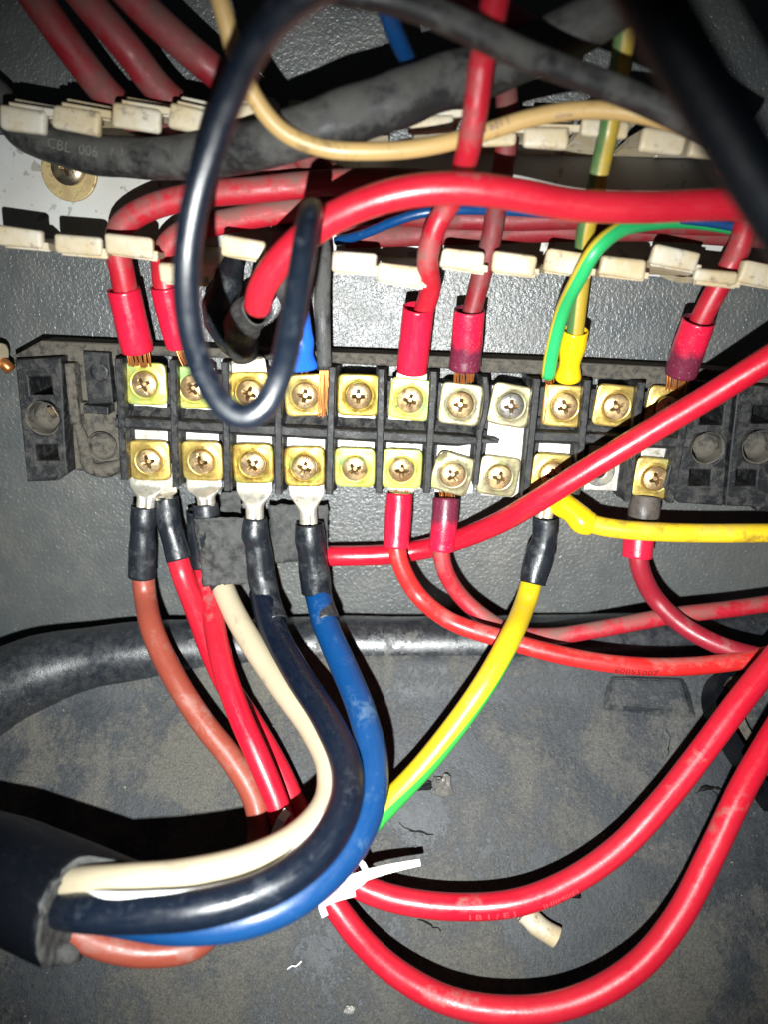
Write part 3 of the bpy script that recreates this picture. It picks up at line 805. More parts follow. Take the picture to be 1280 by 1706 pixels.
def stamp(txt, px, py, h, size, parent, rz=0):
    cu = bpy.data.curves.new('stamp', 'FONT'); cu.body = txt; cu.size = size; cu.extrude = .05; cu.resolution_u = 2; cu.align_x = 'CENTER'; cu.align_y = 'CENTER'
    ob = bpy.data.objects.new('stamp', cu); C.objects.link(ob); bpy.context.view_layer.update()
    me = bpy.data.meshes.new_from_object(ob.evaluated_get(bpy.context.evaluated_depsgraph_get()))
    bpy.data.objects.remove(ob); bpy.data.curves.remove(cu); me.materials.clear()
    me.transform(Matrix.Translation(P(px, py, h)) @ PANEL @ Matrix.Rotation(rd(rz), 4, 'Z'))
    return put('stamped_text', me, M['stamp'], parent)

def cable(name, label, cat, pts, w, m, group=None, at=None, widx=None, **k):
    """a wire as an Empty with its insulation; returns root, path, radius"""
    i = widx if widx is not None else len(pts) // 2
    r = rad_px(pts, i, w)
    root = thing(name, label, cat, S(*pts[0]), group)
    o, path = wire('insulation', pts, r, M[m], root, **k)
    return root, path, r
def loose(name, label, cat, pts, w, m, widx=None, group=None, **k):
    i = widx if widx is not None else len(pts) // 2
    r = rad_px(pts, i, w)
    o, path = wire(name, pts, r, M[m], None, **k)
    tag(o, label, cat, group); return o, path, r

# ---- top row wires -------------------------------------------------
g_top = 'dusty red wires entering the upper terminals'
root, pa, r = cable('red_wire', 'dusty red wire with bright red sleeve on the leftmost upper terminal', 'wire',
    [(221, 560, 24), (212, 500, 26), (203, 455, 28), (196, 415, 29), (200, 380, 27), (240, 350, 27), (330, 325, 27), (430, 316, 27), (530, 306, 25), (650, 302, 20), (820, 312, 16)], 41, 'red_mid', g_top, widx=2)
sleeve(root, [(229, 583, 22), (221, 550, 24), (205, 482, 27)], [6.6, 6.5, 6.4], 'red_sleeve', lump=.02)
strands(root, (229, 578, 22), (233, 610, 21), 13, 10, .4)
root, pa, r = cable('red_wire', 'red wire with sleeve on the second upper terminal, half hidden by the black loop', 'wire',
    [(292, 560, 24), (280, 500, 26), (272, 460, 26), (276, 415, 24), (310, 385, 22), (380, 368, 20), (470, 352, 19), (560, 340, 16), (700, 335, 13), (900, 345, 12)], 40, 'red_mid', g_top, widx=2)
sleeve(root, [(298, 577, 22), (290, 545, 24), (275, 477, 27)], [5.2, 5.6, 5.9], 'red_sleeve', lump=.02)
strands(root, (299, 572, 22), (312, 608, 21), 8, 4.5, .4)
# thick red cable arching across the duct to the third terminal
root, pa, r = cable('red_cable', 'thick clean red cable arching right over the duct, front most of the reds', 'cable',
    [(428, 512, 50), (437, 478, 56), (470, 430, 60), (530, 378, 62), (600, 342, 64), (680, 320, 65), (770, 314, 65), (860, 324, 64), (960, 342, 62), (1080, 345, 60), (1200, 341, 57), (1350, 345, 52)], 53, 'red', None, widx=6)
sleeve(root, [(429, 514, 45), (414, 522, 38), (402, 545, 30), (403, 572, 24), (409, 592, 19.5)], [6.2, 6.3, 6.9, 6.6, 5.6], 'tape', 'black_tape_wrap', lump=.28)
sleeve(root, [(392, 436, 16), (378, 470, 22), (368, 515, 25), (380, 556, 24), (404, 586, 20)], [4.2, 5.2, 6.8, 7.0, 5.2], 'sleeve', 'black_tape_wrap', lump=.30)
lug(root, (417, 630, 18.2), (412, 602, 18.5), (405, 582, 19), 15, 8)
strands(root, (404, 586, 22), (407, 594, 22), 8, 6)
# blue sleeve and flat dusty black wire of the fourth terminal
root, pa, r = cable('blue_wire', 'blue sleeved wire entering the fourth upper terminal behind the black loop', 'wire',
    [(500, 585, 24), (490, 520, 26), (470, 470, 24), (465, 420, 20), (480, 380, 14)], 34, 'black_dusty', None)
sleeve(root, [(504, 612, 21), (500, 580, 24), (492, 520, 27)], [6.4, 5.4, 5.6], 'blue_sleeve', flat=.65, lump=.30)
strands(root, (502, 610, 20), (503, 620, 19), 7, 6)
root, pa, r = cable('black_wire', 'flat dusty black wire hanging straight down to the fourth upper terminal', 'wire',
    [(540, 616, 22), (538, 570, 23), (536, 500, 24), (538, 440, 25), (534, 400, 20), (520, 360, 12)], 27, 'black_dusty', None, flat=.5, lump=.12)
strands(root, (541, 612, 21), (543, 694, 21), 12, 4.5, .3, 1.6)
# two sleeved reds right of the middle
root, pa, r = cable('red_wire', 'dusty red wire rising from the sixth upper terminal and up behind the thick red cable', 'wire',
    [(693, 580, 24), (703, 530, 27), (718, 480, 34), (713, 430, 42), (728, 375, 42), (752, 335, 44), (770, 290, 52), (783, 240, 60), (795, 170, 64), (804, 100, 66), (818, 40, 72), (835, -50, 78)], 43, 'red_mid', g_top, widx=8)
sleeve(root, [(687, 618, 22), (690, 585, 24), (698, 512, 29)], [6.3, 6.4, 6.2], 'red_sleeve', lump=.02)
lug(root, (686, 640, 18.2), (687, 622, 18.5), (688, 606, 20), 13, 8)
root, pa, r = cable('red_wire', 'dusty red wire with burnt sleeve end on the seventh upper terminal', 'wire',
    [(777, 590, 24), (783, 540, 26), (795, 490, 28), (808, 440, 30), (820, 395, 31), (828, 340, 30), (842, 260, 31), (846, 180, 33), (838, 120, 30), (800, 20, 30), (780, -40, 30)], 34, 'red_dusty', g_top, widx=3)
sleeve(root, [(775, 614, 23), (777, 590, 24), (783, 516, 28)], [6.6, 6.4, 6.1], 'burnt', lump=.02)
strands(root, (774, 608, 23), (774, 638, 21), 14, 8.5, .4)
# earth wires of the ninth terminal
root, pa, r = cable('earth_wire', 'yellow green wire with yellow sleeve running up the panel past the duct', 'wire',
    [(954, 600, 23), (960, 545, 26), (966, 490, 28), (972, 440, 30), (976, 390, 33), (990, 330, 36), (1003, 270, 38), (1014, 222, 38), (1028, 140, 42), (1040, 70, 46), (1052, -30, 48)], 31, 'earth_top', None, widx=4)
sleeve(root, [(948, 630, 20), (950, 606, 22), (955, 575, 23), (960, 550, 25)], [5.5, 4.3, 5.6, 5.2], 'yellow_sleeve', lump=.06)
root, pa, r = cable('earth_wire', 'thin bright green and yellow wire bending right across the lower duct fingers', 'wire',
    [(914, 628, 22), (921, 585, 26), (938, 520, 33), (966, 462, 46), (994, 415, 50), (1030, 385, 46), (1080, 371, 36), (1150, 368, 26), (1240, 380, 20)], 25, 'earth_thin', None, widx=2)
strands(root, (915, 628, 21), (917, 640, 19), 6, 4)
strands(root, (912, 640, 21), (905, 706, 20.5), 2, 1, .3)
root, pa, r = cable('red_wire', 'red wire with dark ended sleeve slanting down to the rightmost upper terminal', 'wire',
    [(1148, 585, 24), (1168, 535, 27), (1190, 492, 29), (1215, 448, 31), (1236, 402, 32), (1245, 360, 34), (1240, 320, 36), (1210, 270, 38)], 38, 'red_mid', g_top, widx=3)
sleeve(root, [(1135, 623, 22), (1143, 597, 24), (1166, 533, 29)], [6.4, 6.6, 6.4], 'burnt', lump=.02)
strands(root, (1136, 618, 22), (1134, 648, 21), 18, 12, .4)

# ---- wires lying in and over the duct ---------------------------------
g_back = 'dusty red wires lying along the bottom of the duct'
loose('red_wire', 'dusty red wire lying along the duct just above its lower fingers, right of the middle', 'wire',
    [(575, 396, 12), (680, 392, 14), (800, 388, 15), (950, 385, 15), (1100, 384, 15), (1220, 392, 14), (1400, 405, 12)], 36, 'red_dusty', group=g_back)
loose('red_wire', 'dusty red wire lying in the duct directly under the thick clean red cable', 'wire',
    [(600, 352, 8), (720, 362, 18), (840, 366, 20), (980, 364, 20), (1100, 372, 18), (1240, 378, 16), (1400, 390, 12)], 36, 'red_dusty', group=g_back)
loose('blue_wire', 'thin blue wire surfacing under the thick red cable in the duct', 'wire',
    [(560, 402, 18), (600, 392, 24), (650, 372, 30), (700, 356, 33), (760, 350, 33), (860, 352, 27), (1000, 362, 27), (1120, 364, 30), (1180, 370, 31), (1260, 384, 30)], 16, 'blue', widx=3)
g_tl = 'three red wires sweeping down from the upper left corner'
loose('red_wire', 'leftmost of the three dusty red wires in the upper left corner', 'wire',
    [(20, -60, 30), (75, 20, 28), (125, 90, 26), (172, 150, 24), (215, 192, 20), (270, 224, 17), (350, 258, 15), (450, 292, 13), (600, 320, 9)], 50, 'red_dusty', group=g_tl)
loose('red_wire', 'middle one of the three dusty red wires in the upper left corner', 'wire',
    [(95, -60, 32), (160, 20, 30), (215, 85, 28), (262, 145, 24), (310, 188, 20), (370, 225, 18), (450, 272, 16), (520, 298, 14), (640, 330, 8)], 50, 'red_dusty', group=g_tl)
loose('red_wire', 'rightmost of the three dusty red wires in the upper left corner, beside the cream wire', 'wire',
    [(170, -60, 34), (240, 15, 32), (305, 75, 30), (370, 130, 26), (440, 190, 20), (490, 240, 18), (530, 282, 16), (600, 320, 10)], 50, 'red_dusty', group=g_tl)
o, pa, r = loose('grey_cable', 'thick dust covered grey black cable snaking across the upper fingers', 'cable',
    [(-60, 120, 12), (0, 170, 14), (45, 224, 20), (110, 248, 24), (190, 262, 28), (280, 264, 34), (380, 254, 42), (480, 228, 50), (570, 196, 52), (660, 168, 50), (740, 138, 46), (820, 114, 42), (920, 70, 44), (1020, 16, 48), (1120, -50, 50)], 58, 'black_dusty', widx=4, seg=30, lump=.09, rads=[6.4, 6.4, 6.4, 6.6, 7.0, 7.4, 8.0, 8.3, 8.6, 8.7, 8.6, 8.2, 7.9, 7.8, 7.8])
wrap_text('CBL  006   1 1', pa, 49, 5.0, .25, 6.9, M['ink_grey'], o, squash=1.1)
o, pa, r = loose('cream_wire', 'yellowed cream wire with purple print curving under the grey cable', 'wire',
    [(352, -50, 62), (372, 20, 62), (392, 90, 61), (425, 165, 60), (470, 218, 59), (535, 246, 58), (620, 252, 57), (710, 245, 55), (800, 223, 52), (880, 198, 51), (960, 184, 51), (1040, 186, 52), (1120, 204, 54), (1200, 236, 56)], 29, 'cream', widx=6)
wrap_text('r  1d ad1 l', pa, 108, 3.6, -.45, r, M['ink_purple'], o)
wrap_text('x2xnsa', pa, 138, 2.0, .35, r, M['ink_purple'], o)
loose('black_wire', 'dusty black cable crossing the top right part in front of the grey one', 'cable',
    [(470, -60, 84), (560, -20, 84), (640, -5, 84), (710, 18, 82), (790, 52, 80), (870, 90, 77), (960, 124, 74), (1050, 158, 72), (1140, 200, 72), (1240, 260, 72)], 46, 'black_dusty', lump=.06)
loose('blue_wire', 'short blue wire dropping down behind the black cable at the top', 'wire',
    [(628, -30, 60), (645, 20, 55), (665, 68, 48), (690, 118, 34), (720, 170, 15)], 30, 'blue')
loose('red_wire', 'dark red wire end beside the upright red wire at the top edge', 'wire',
    [(700, -50, 40), (770, -10, 42), (840, 20, 42), (900, 60, 38), (960, 100, 30)], 38, 'red_dark')
o, pa, r = loose('black_loop_wire', 'glossy black wire hanging close to the camera in a long narrow loop', 'wire',
    [(640, -90, 120), (540, -30, 122), (470, 20, 120), (425, 75, 117), (388, 150, 114), (352, 245, 112), (322, 350, 112), (310, 450, 114), (316, 545, 119), (340, 625, 125), (375, 680, 129), (408, 694, 130), (440, 676, 129), (466, 625, 125), (482, 560, 117), (494, 490, 109), (505, 420, 100), (516, 362, 88), (519, 350, 78), (516, 362, 62)], 45, 'loop_black', widx=7, seg=30, step=1.6)
loose('black_cable', 'thick out of focus black cable close to the camera in the upper right corner', 'cable',
    [(1010, -160, 150), (1065, -40, 150), (1120, 60, 150), (1172, 150, 152), (1225, 240, 155), (1290, 345, 160), (1380, 480, 165)], 100, 'far_black', seg=36)

# ---- lower terminals --------------------------------------------------
def low_lug(root, x, y, xe, ye, h0=17.6, wt=15.6, txt=None):
    lug(root, (x, y, h0), (x + (xe - x) * .35, y + 48, h0 + .4), (xe, ye, h0 + 4), wt, 8.0)
    if txt: stamp(txt, x + 3, y + 41, h0 + 1.2, 3.1, root, -3)
# the heavy sheathed cable with its five cores
sh = thing('sheathed_cable', 'heavy black sheathed cable from lower left, stripped to brown, beige, black, blue and earth cores', 'cable', S(0, 1480, 40))
def sheath():
    bm = bmesh.new()
    pts = [S(-260, 1372, 46), S(-160, 1402, 48), S(-60, 1436, 51), S(40, 1472, 56.5), S(132, 1511, 60)]
    path, _ = catmull(pts, 2.5); R, Ri, sg = 19.5, 16.5, 56
    fr = frames(path); uvl = bm.loops.layers.uv.verify(); rings = []
    ne = len(path)
    def ext(th, s):
        # ragged cut: a pointed flap on the upper side
        d = (th - UPANG + math.pi) % (2 * math.pi) - math.pi
        return s * (30 * math.exp(-((d + .12) / .28) ** 2) + 3 * noise.noise(Vector((math.cos(th) * 2, math.sin(th) * 2, 1))) + 2.6 * noise.noise(Vector((math.cos(th) * 6, math.sin(th) * 6, 4))) - 1.5 * math.cos(th))
    t, a, b = fr[-1]
    UPANG = math.atan2(up.dot(b), up.dot(a)) - .25
    for i, p in enumerate(path):
        t, a, b = fr[i]; row = []
        s = max(0, (i - (ne - 9)) / 8)
        for k in range(sg):
            th = 2 * math.pi * k / sg; d = a * math.cos(th) + b * math.sin(th)
            j = 1 + .03 * noise.noise((p + d * R) * .06)
            row.append(bm.verts.new(p + d * R * j + t * ext(th, s)))
        rings.append(row)
    for i in range(ne - 1):
        for k in range(sg): bm.faces.new((rings[i][k], rings[i][(k + 1) % sg], rings[i + 1][(k + 1) % sg], rings[i + 1][k]))
    t, a, b = fr[-1]; c = path[-1]; inner = []; deep = []
    for k in range(sg):
        th = 2 * math.pi * k / sg; d = a * math.cos(th) + b * math.sin(th); e = ext(th, 1)
        inner.append(bm.verts.new(c + d * (Ri - .9 + .5 * noise.noise(d * 3)) + t * (e * .92 - 1.0)))
        deep.append(bm.verts.new(c + d * (Ri - 3) + t * (e * .35 - 2.2 + noise.noise(d * 4))))
    for k in range(sg):
        k2 = (k + 1) % sg
        f = bm.faces.new((rings[-1][k], rings[-1][k2], inner[k2], inner[k])); f.material_index = 1
        f = bm.faces.new((inner[k], inner[k2], deep[k2], deep[k])); f.material_index = 1
    f = bm.faces.new(deep); f.material_index = 1
    return new('sheath', bm, [M['gloss_black'], M['tape']], sh)
sheath()
def core(pts, w, m, widx, name='core', **k):
    r = rad_px(pts, widx, w); o, path = wire(name, pts, r, M[m], sh, **k); return o, path, r
c_br, pa, r = core([(237, 950, 25), (241, 990, 27), (252, 1045, 30), (285, 1120, 30), (335, 1200, 27), (388, 1268, 24), (425, 1335, 22), (432, 1400, 22), (415, 1460, 26), (375, 1520, 32), (325, 1573, 38), (250, 1586, 42), (180, 1576, 46), (115, 1548, 50), (70, 1515, 40)], 39, 'brown', 3, 'brown_core')
low_lug(c_br, 247, 758, 242, 846)
sleeve(c_br, [(240, 843, 22), (239, 868, 23), (238, 880, 23), (237, 920, 24), (236, 960, 25)], [5.6, 5.9, 5.5, 6.1, 6.2], 'sleeve', lump=.04)
c_be, pa, r = core([(366, 965, 22), (382, 1005, 28), (415, 1065, 32), (465, 1140, 37), (520, 1215, 45), (548, 1275, 52), (545, 1335, 58), (500, 1390, 64), (420, 1432, 69), (310, 1458, 72), (210, 1466, 72), (130, 1471, 68), (70, 1478, 52)], 40, 'beige', 2, 'beige_core')
low_lug(c_be, 338, 762, 344, 842)
sleeve(c_be, [(341, 838, 21), (345, 870, 22), (355, 930, 22), (372, 988, 25)], [5.6, 6.0, 6.0, 5.2], 'sleeve', lump=.06)
c_bk, pa, r = core([(436, 985, 26), (455, 1050, 32), (498, 1130, 40), (548, 1208, 49), (578, 1285, 58), (572, 1350, 65), (525, 1425, 71), (440, 1482, 75), (330, 1514, 77), (220, 1522, 76), (140, 1520, 72), (70, 1510, 55)], 49, 'navy', 2, 'black_core')
low_lug(c_bk, 423, 766, 424, 866, 18.2, 15.8, 'OURK')
sleeve(c_bk, [(424, 862, 23), (424, 890, 24), (428, 905, 24), (435, 960, 26), (444, 1000, 28), (457, 1040, 31)], [5.4, 6.4, 5.9, 6.3, 5.9, 6.2], 'sleeve', lump=.06)
c_bl, pa, r = core([(528, 985, 26), (540, 1035, 29), (570, 1105, 35), (604, 1190, 43), (622, 1275, 50), (610, 1360, 57), (568, 1432, 62), (500, 1493, 66), (410, 1532, 68), (300, 1543, 66), (200, 1530, 60), (90, 1515, 44)], 46, 'blue', 2, 'blue_core')
low_lug(c_bl, 509, 770, 514, 872, 18.2, 15.8, 'OUR 70')
sleeve(c_bl, [(515, 872, 23), (517, 900, 24), (519, 920, 24), (524, 960, 25), (527, 985, 26)], [6.2, 6.8, 6.4, 7.0, 7.0], 'sleeve', lump=.06)
sleeve(c_bl, [(526, 975, 25), (533, 1005, 27), (543, 1038, 29)], [6.2, 6.1, 6.3], 'sleeve', lump=.05)
c_ea, pa, r = core([(888, 965, 25), (876, 1005, 34), (850, 1065, 45), (808, 1140, 45), (755, 1215, 38), (700, 1283, 33), (650, 1335, 32), (600, 1385, 34), (530, 1440, 38), (430, 1490, 42), (300, 1515, 44), (180, 1510, 50), (85, 1500, 44)], 39, 'earth', 3, 'earth_core')
low_lug(c_ea, 916, 775, 907, 862, 17.0)
sleeve(c_ea, [(910, 862, 21), (907, 900, 22), (899, 925, 23), (889, 972, 28)], [5.2, 5.4, 6.8, 5.9], 'sleeve', lump=.10)
o, _ = wire('filler_strip', [(110, 1490, 62), (170, 1495, 77), (250, 1496, 79), (350, 1486, 78), (440, 1458, 75), (510, 1404, 70), (553, 1345, 65), (572, 1290, 52)], 2.1, M['white_tie'], sh, seg=10, lump=.15, flat=.7)

# the red pair tied below and continuing right
g_pair = 'pair of clean red cables tied together low in the picture'
root, pa, rp = cable('red_cable', 'upper of the two thick red cables rising to the right, above a white offcut', 'cable',
    [(292, 915, 24), (303, 955, 25), (328, 1020, 27), (350, 1080, 25), (376, 1138, 20), (416, 1200, 17), (458, 1272, 15), (490, 1340, 15), (520, 1400, 17), (560, 1448, 20), (612, 1482, 21), (690, 1504, 22), (780, 1511, 23), (860, 1504, 25), (940, 1475, 27), (1030, 1415, 31), (1110, 1330, 37), (1180, 1240, 44), (1240, 1160, 51), (1310, 1075, 58)], 43, 'red', g_pair, widx=12, seg=28)
pa1, r1 = pa, rp
wrap_text('I B 1 / E J', pa, 212, 3.2, .85, rp, M['ink_pale'], root, squash=1.5)
wrap_text('IHIIMIIIEI', pa, 240, 3.0, .95, rp, M['ink_pale'], root, squash=1.3)
low_lug(root, 266, 775, 275, 832, 15.8, 14)
sleeve(root, [(276, 828, 18), (280, 860, 20), (284, 880, 21), (298, 932, 25)], [5.0, 5.8, 5.4, 5.6], 'sleeve', lump=.06)
root, pa, r = cable('red_cable', 'lowest thick red cable, sweeping along the bottom edge and up the right side', 'cable',
    [(338, 935, 16), (347, 985, 24), (357, 1045, 30), (371, 1110, 33), (398, 1190, 33), (428, 1258, 31), (456, 1325, 27), (480, 1390, 23), (515, 1450, 20), (555, 1505, 18), (595, 1558, 19), (650, 1612, 22), (740, 1664, 26), (850, 1684, 28), (960, 1668, 30), (1060, 1612, 33), (1130, 1530, 36), (1185, 1425, 40), (1240, 1310, 46), (1310, 1190, 52)], 45, 'red', g_pair, widx=13, seg=28)
sleeve(root, [(330, 850, 14), (334, 890, 14), (339, 945, 17)], [5.6, 5.8, 5.6], 'sleeve', lump=.06)

# the cable tie
tie = thing('cable_tie', 'white nylon cable tie with a long tail round the two red cables', 'cable tie', S(580, 1470, 20))
bm = bmesh.new(); p, _ = catmull([S(572, 1474, 32), S(610, 1458, 32), (S(655, 1446, 29)), S(700, 1437, 25)], 3)
ribbon(bm, p, [4.4 - 1.9 * i / (len(p) - 1) for i in range(len(p))], 1.3); new('tail', bm, M['white_tie'], tie, smooth=False)
bm = bmesh.new(); p, _ = catmull([S(545, 1490, 24), S(575, 1480, 31), S(600, 1466, 31), S(612, 1452, 25)], 2)
ribbon(bm, p, 4.0, 1.4)
p, _ = catmull([S(540, 1502, 24), S(565, 1492, 30), S(590, 1486, 28)], 2); ribbon(bm, p, 3.4, 1.3)
new('band', bm, M['white_tie'], tie, smooth=False)
bm = bmesh.new(); p, _ = catmull([S(596, 1434, 30), S(604, 1440, 32), S(610, 1452, 31)], 1.5); ribbon(bm, p, 2.2, .9)
p, _ = catmull([S(536, 1500, 26), S(536, 1512, 24), S(541, 1526, 22)], 1.5); ribbon(bm, p, 2.6, .8); new('frayed_end', bm, M['white_tie'], tie, smooth=False)
bm = bmesh.new(); p, _ = catmull([S(478, 1352, 34), S(468, 1366, 36), S(460, 1384, 34), S(454, 1408, 26)], 2); ribbon(bm, p, 3.4, 1.2); new('band', bm, M['white_tie'], tie, smooth=False)
bm = bmesh.new(); rbox(bm, S(578, 1470, 30), 6.5, 5.2, 4.5, .8, Matrix.Rotation(rd(14), 4, 'Z')); new('tie_head', bm, M['white_tie'], tie, smooth=False)

# patches of black tape
o = sheet('tape_patch', [(322, 864, 27), (406, 862, 27), (412, 972, 29), (338, 976, 29)], M['tape'], None, .9, nx=22, ny=24, wav=2.6, seed=4, bow=2.2)
tag(o, 'square piece of dusty black tape stuck over the beige core', 'tape')
o = sheet('tape_patch', [(446, 842, 13), (545, 840, 13), (548, 932, 14), (452, 938, 14)], M['tape'], None, .9, wav=1.2, seed=8)
tag(o, 'flat dusty black tape piece on the panel between the black and blue cores', 'tape')
o = sheet('tape_patch', [(368, 822, 14), (400, 818, 14), (402, 864, 14), (366, 866, 14)], M['tape'], None, .9, wav=1, seed=12)
tag(o, 'small black tape scrap just below the second and third lower clamps', 'tape')

# single red wires of the lower row
root, pa, r = cable('red_wire', 'red wire curving from the sixth lower terminal to the right with dark print', 'wire',
    [(662, 880, 24), (662, 915, 27), (672, 950, 29), (700, 995, 31), (750, 1034, 32), (830, 1062, 32), (930, 1090, 32), (1040, 1108, 32), (1150, 1110, 32), (1250, 1098, 34), (1350, 1075, 38)], 30, 'red_orange', None, widx=4)
wrap_text('60055007', pa, 124, 3.4, .55, r, M['ink_dark'], root, squash=1.35)
sleeve(root, [(666, 822, 20), (664, 860, 23), (660, 912, 27)], [5.8, 6.0, 5.8], 'red_sleeve', lump=.02)
strands(root, (668, 826, 20), (669, 816, 18), 8, 6)
lug(root, (670, 800, 17.4), (669, 816, 17.6), (667, 830, 19), 12, 8)
root, pa, r = cable('red_wire', 'red wire from the seventh lower terminal passing under its neighbour', 'wire',
    [(738, 885, 23), (736, 920, 25), (744, 955, 26), (770, 995, 25), (810, 1030, 21), (860, 1056, 18), (920, 1060, 20), (1000, 1048, 22), (1120, 1026, 24), (1220, 1014, 25), (1350, 996, 26)], 28, 'red_mid', None, widx=3)
sleeve(root, [(744, 830, 20), (742, 862, 23), (736, 916, 26)], [5.9, 5.9, 5.6], 'burnt', lump=.02)
strands(root, (745, 834, 20), (746, 820, 19), 10, 7)
root, pa, r = cable('red_wire', 'dark red wire below the yellow one, from the rightmost lower terminal', 'wire',
    [(1066, 885, 22), (1064, 925, 26), (1072, 960, 27), (1095, 1000, 28), (1140, 1043, 29), (1200, 1075, 31), (1260, 1093, 33), (1350, 1108, 36)], 31, 'red_dark', None, widx=3)
sleeve(root, [(1067, 870, 21), (1065, 900, 24), (1062, 928, 26)], [6.6, 6.6, 6.6], 'red_sleeve', lump=.02)
sleeve(root, [(1077, 828, 18), (1074, 850, 20), (1071, 872, 21)], [6.4, 6.8, 6.4], 'shroud', lump=.03)
lug(root, (1088, 812, 17.4), (1086, 826, 17.6), (1080, 838, 18), 12, 7, 'zinc_dark')
loose('red_wire', 'long clean red wire rising diagonally to the right across the terminal strip', 'wire',
    [(512, 927, 8), (530, 926, 10), (560, 926, 12), (640, 924, 12), (700, 916, 12), (760, 900, 18), (830, 872, 30), (900, 832, 44), (990, 776, 50), (1090, 716, 53), (1190, 656, 56), (1340, 562, 62)], 34, 'red', widx=3)
root, pa, r = cable('yellow_wire', 'yellow wire with yellow sleeve running right below the terminal strip', 'wire',
    [(975, 868, 30), (1000, 876, 31), (1050, 883, 33), (1120, 887, 34), (1200, 888, 34), (1350, 887, 34)], 32, 'yellow_wire', None)
sleeve(root, [(918, 822, 19), (936, 838, 23), (955, 852, 27), (972, 868, 30), (988, 874, 31)], [4.6, 5.6, 5.2, 5.8, 5.0], 'yellow_sleeve', lump=.08)
lug(root, (920, 800, 18.5), (922, 812, 18.7), (926, 826, 19.5), 12, 7)

# ---- floor clutter ----------------------------------------------------
bk = thing('mounting_bracket', 'black painted bracket with a nut, behind the red cables at right', 'bracket', S(1215, 1180, 6))
bm = bmesh.new(); p, _ = catmull([FP(1222, 1122, 12), FP(1198, 1130, 13), FP(1186, 1160, 13), FP(1196, 1200, 12), FP(1222, 1245, 10), FP(1250, 1290, 8), FP(1290, 1350, 6)], 2)
ribbon(bm, p, 3.0, 16, [FN] * len(p)); new('strap', bm, M['gloss_black'], bk, smooth='auto')
bm = bmesh.new(); p, _ = catmull([FP(1216, 1125, 3), FP(1212, 1160, 4), FP(1228, 1210, 4), FP(1262, 1265, 4), FP(1300, 1320, 4)], 2)
ribbon(bm, p, 9, 3); new('web', bm, M['block_dirty'], bk, smooth='auto')
bm = bmesh.new(); c = FP(1217, 1142, 5)
tube(bm, [c, c + FN * 3.5], 7, 6, True, 0); new('nut', bm, M['steel'], bk, smooth=False)
bm = bmesh.new(); tube(bm, [c + FN * 3, c + FN * 10], 4.2, 24, True, 0); new('stud', bm, M['steel'], bk, smooth='auto')

oc = thing('tube_offcut', 'short cream plastic tube offcut lying under the red cable', 'plastic offcut', FP(903, 1548, 0))
P3 = [FP(874, 1520, 5), FP(895, 1540, 5), FP(928, 1562, 5)]; path, _ = catmull(P3, 1.2)
bm = bmesh.new(); tube(bm, path, 4.3, 20, False, .12, 1, 2, frq=.2)
new('tube_wall', bm, M['duct'], oc)
bm = bmesh.new(); tube(bm, path, 3.2, 20, True, .05, 1, 2, frq=.2); new('tube_lining', bm, M['beige'], oc)
def chip(name, label, cat, px, py, s, m, seed, fl=1.0, sy=1.0):
    bm = bmesh.new(); bmesh.ops.create_icosphere(bm, subdivisions=3, radius=s)
    for v in bm.verts:
        q = v.co.copy(); v.co *= 1 + .55 * noise.noise(q * (1.3 / s) + Vector((seed, 0, 0))) + .25 * noise.noise(q * (3.5 / s))
        v.co.y *= fl; v.co.z *= sy
    bmesh.ops.translate(bm, vec=FP(px, py, s * .35 * fl), verts=bm.verts)
    o = new(name, bm, m, smooth=False); tag(o, label, cat); return o
chip('stone_chip', 'glassy dark pebble sized chip on the floor right of the blue core', 'debris', 738, 1311, 4.4, M['stone'], 3, .6, 1.3)
chip('dark_flake', 'flat dark flake touching the underside of the yellow green core', 'debris', 699, 1308, 5.2, M['hole'], 9, .3, .7)
chip('dark_flake', 'small dark fragment peeking out below the upper thick red cable', 'debris', 953, 1490, 3.4, M['hole'], 15, .3, 1.1)
chip('stone_chip', 'tiny pale pebble on the floor near the bottom edge', 'debris', 582, 1682, 1.8, M['bar'], 5, .6)
bm = bmesh.new(); p, _ = catmull([FP(478, 1615, 1), FP(486, 1609, 1.4), FP(492, 1610, 1), FP(502, 1601, 1.3)], 1)
tube(bm, p, .35, 6, True, 0); tag(new('white_shaving', bm, M['white_tie']), 'thin white plastic shaving on the floor at the bottom', 'debris')
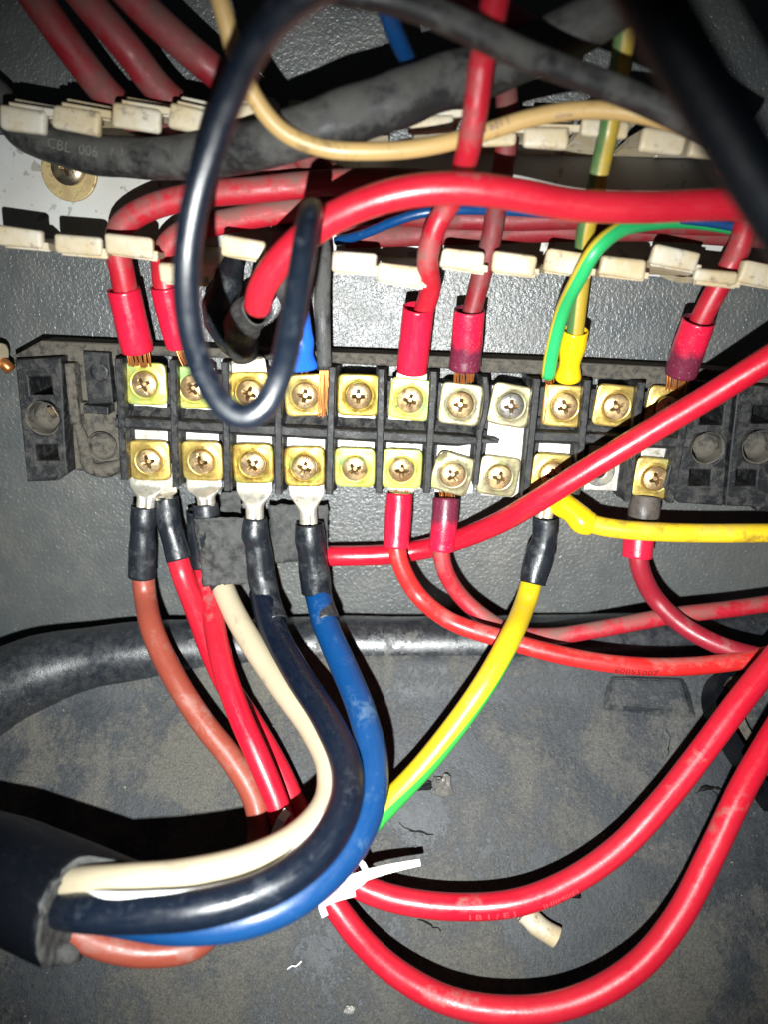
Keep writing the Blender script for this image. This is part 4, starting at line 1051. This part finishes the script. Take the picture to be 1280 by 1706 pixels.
# crack lines: thin curled slivers of rubber standing dark on the floor
def sliver(pts, w, label):
    bm = bmesh.new(); p = []
    q = [FP(x, y, .5) for x, y in pts]
    path, _ = catmull(q, 1.5)
    path = [v + Vector((noise.noise(v * .5), 0, noise.noise(v * .5 + Vector((7, 0, 0))))) * 1.1 for v in path]
    tube(bm, path, [max(.15, w * (.5 + noise.noise(v * .35)) * math.sin(math.pi * (i + .7) / (len(path) + .6))) for i, v in enumerate(path)], 6, True, .2, .5)
    tag(new('dark_sliver', bm, M['hole']), label, 'debris')
sliver([(1132, 1125), (1142, 1150), (1150, 1180), (1155, 1197)], .8, 'thin black hair like sliver left of the bracket, by the raised pad')
sliver([(1158, 1322), (1178, 1312), (1205, 1314), (1222, 1313)], 1.6, 'ragged black crack like strip between the two thick red cables')
sliver([(1188, 1316), (1198, 1328), (1206, 1345)], 1.0, 'short black sliver branching down between the two thick red cables')
sliver([(667, 1372), (680, 1382), (700, 1386), (722, 1392)], .9, 'crumbled black crack line right of the blue core above the cable tie tail')
sliver([(696, 1530), (712, 1538), (735, 1550)], .7, 'small black crumb line under the upper thick red cable')
sliver([(1112, 1215), (1116, 1235), (1112, 1262)], .5, 'fine black sliver on the floor beneath the raised pad')
bm = bmesh.new()
for _ in range(1300):
    px, py = random.uniform(-20, 1300), random.uniform(1120, 1720)
    if noise.noise(Vector((px * .006, py * .006, 2))) < random.uniform(-.5, .35): continue
    s = random.choice((.2, .28, .3, .36, .4, .55, .85)) * random.uniform(.6, 1.1)
    c = FP(px, py, s * .3 + noise.noise(FP(px, py, 0) * .012) * 2.0 * 1.0 + 0.2)
    mt = Matrix.Translation(c) @ Matrix.Rotation(random.uniform(0, 6), 4, Vector((random.random(), random.random(), random.random())).normalized()) @ Matrix.Diagonal((s, s * random.uniform(.5, 1), s * .7, 1))
    bmesh.ops.create_icosphere(bm, subdivisions=1, radius=1, matrix=mt)
o = new('grit', bm, M['stone'], smooth=False); o['kind'] = 'stuff'; o['label'] = 'fine grit scattered over the dusty floor'; o['category'] = 'grit'

# the cable end peeping in at the left edge
ce = thing('cable_end', 'pale pink cable end with bare copper at the left edge beside the strip', 'cable', S(-30, 595, 10))
wire('insulation', [(-60, 560, 12), (-25, 585, 13), (2, 594, 14)], 5.5, M['beige'], ce)
wire('copper_core', [(-10, 602, 12), (8, 607, 13), (17, 616, 12)], 2.6, M['copper'], ce)
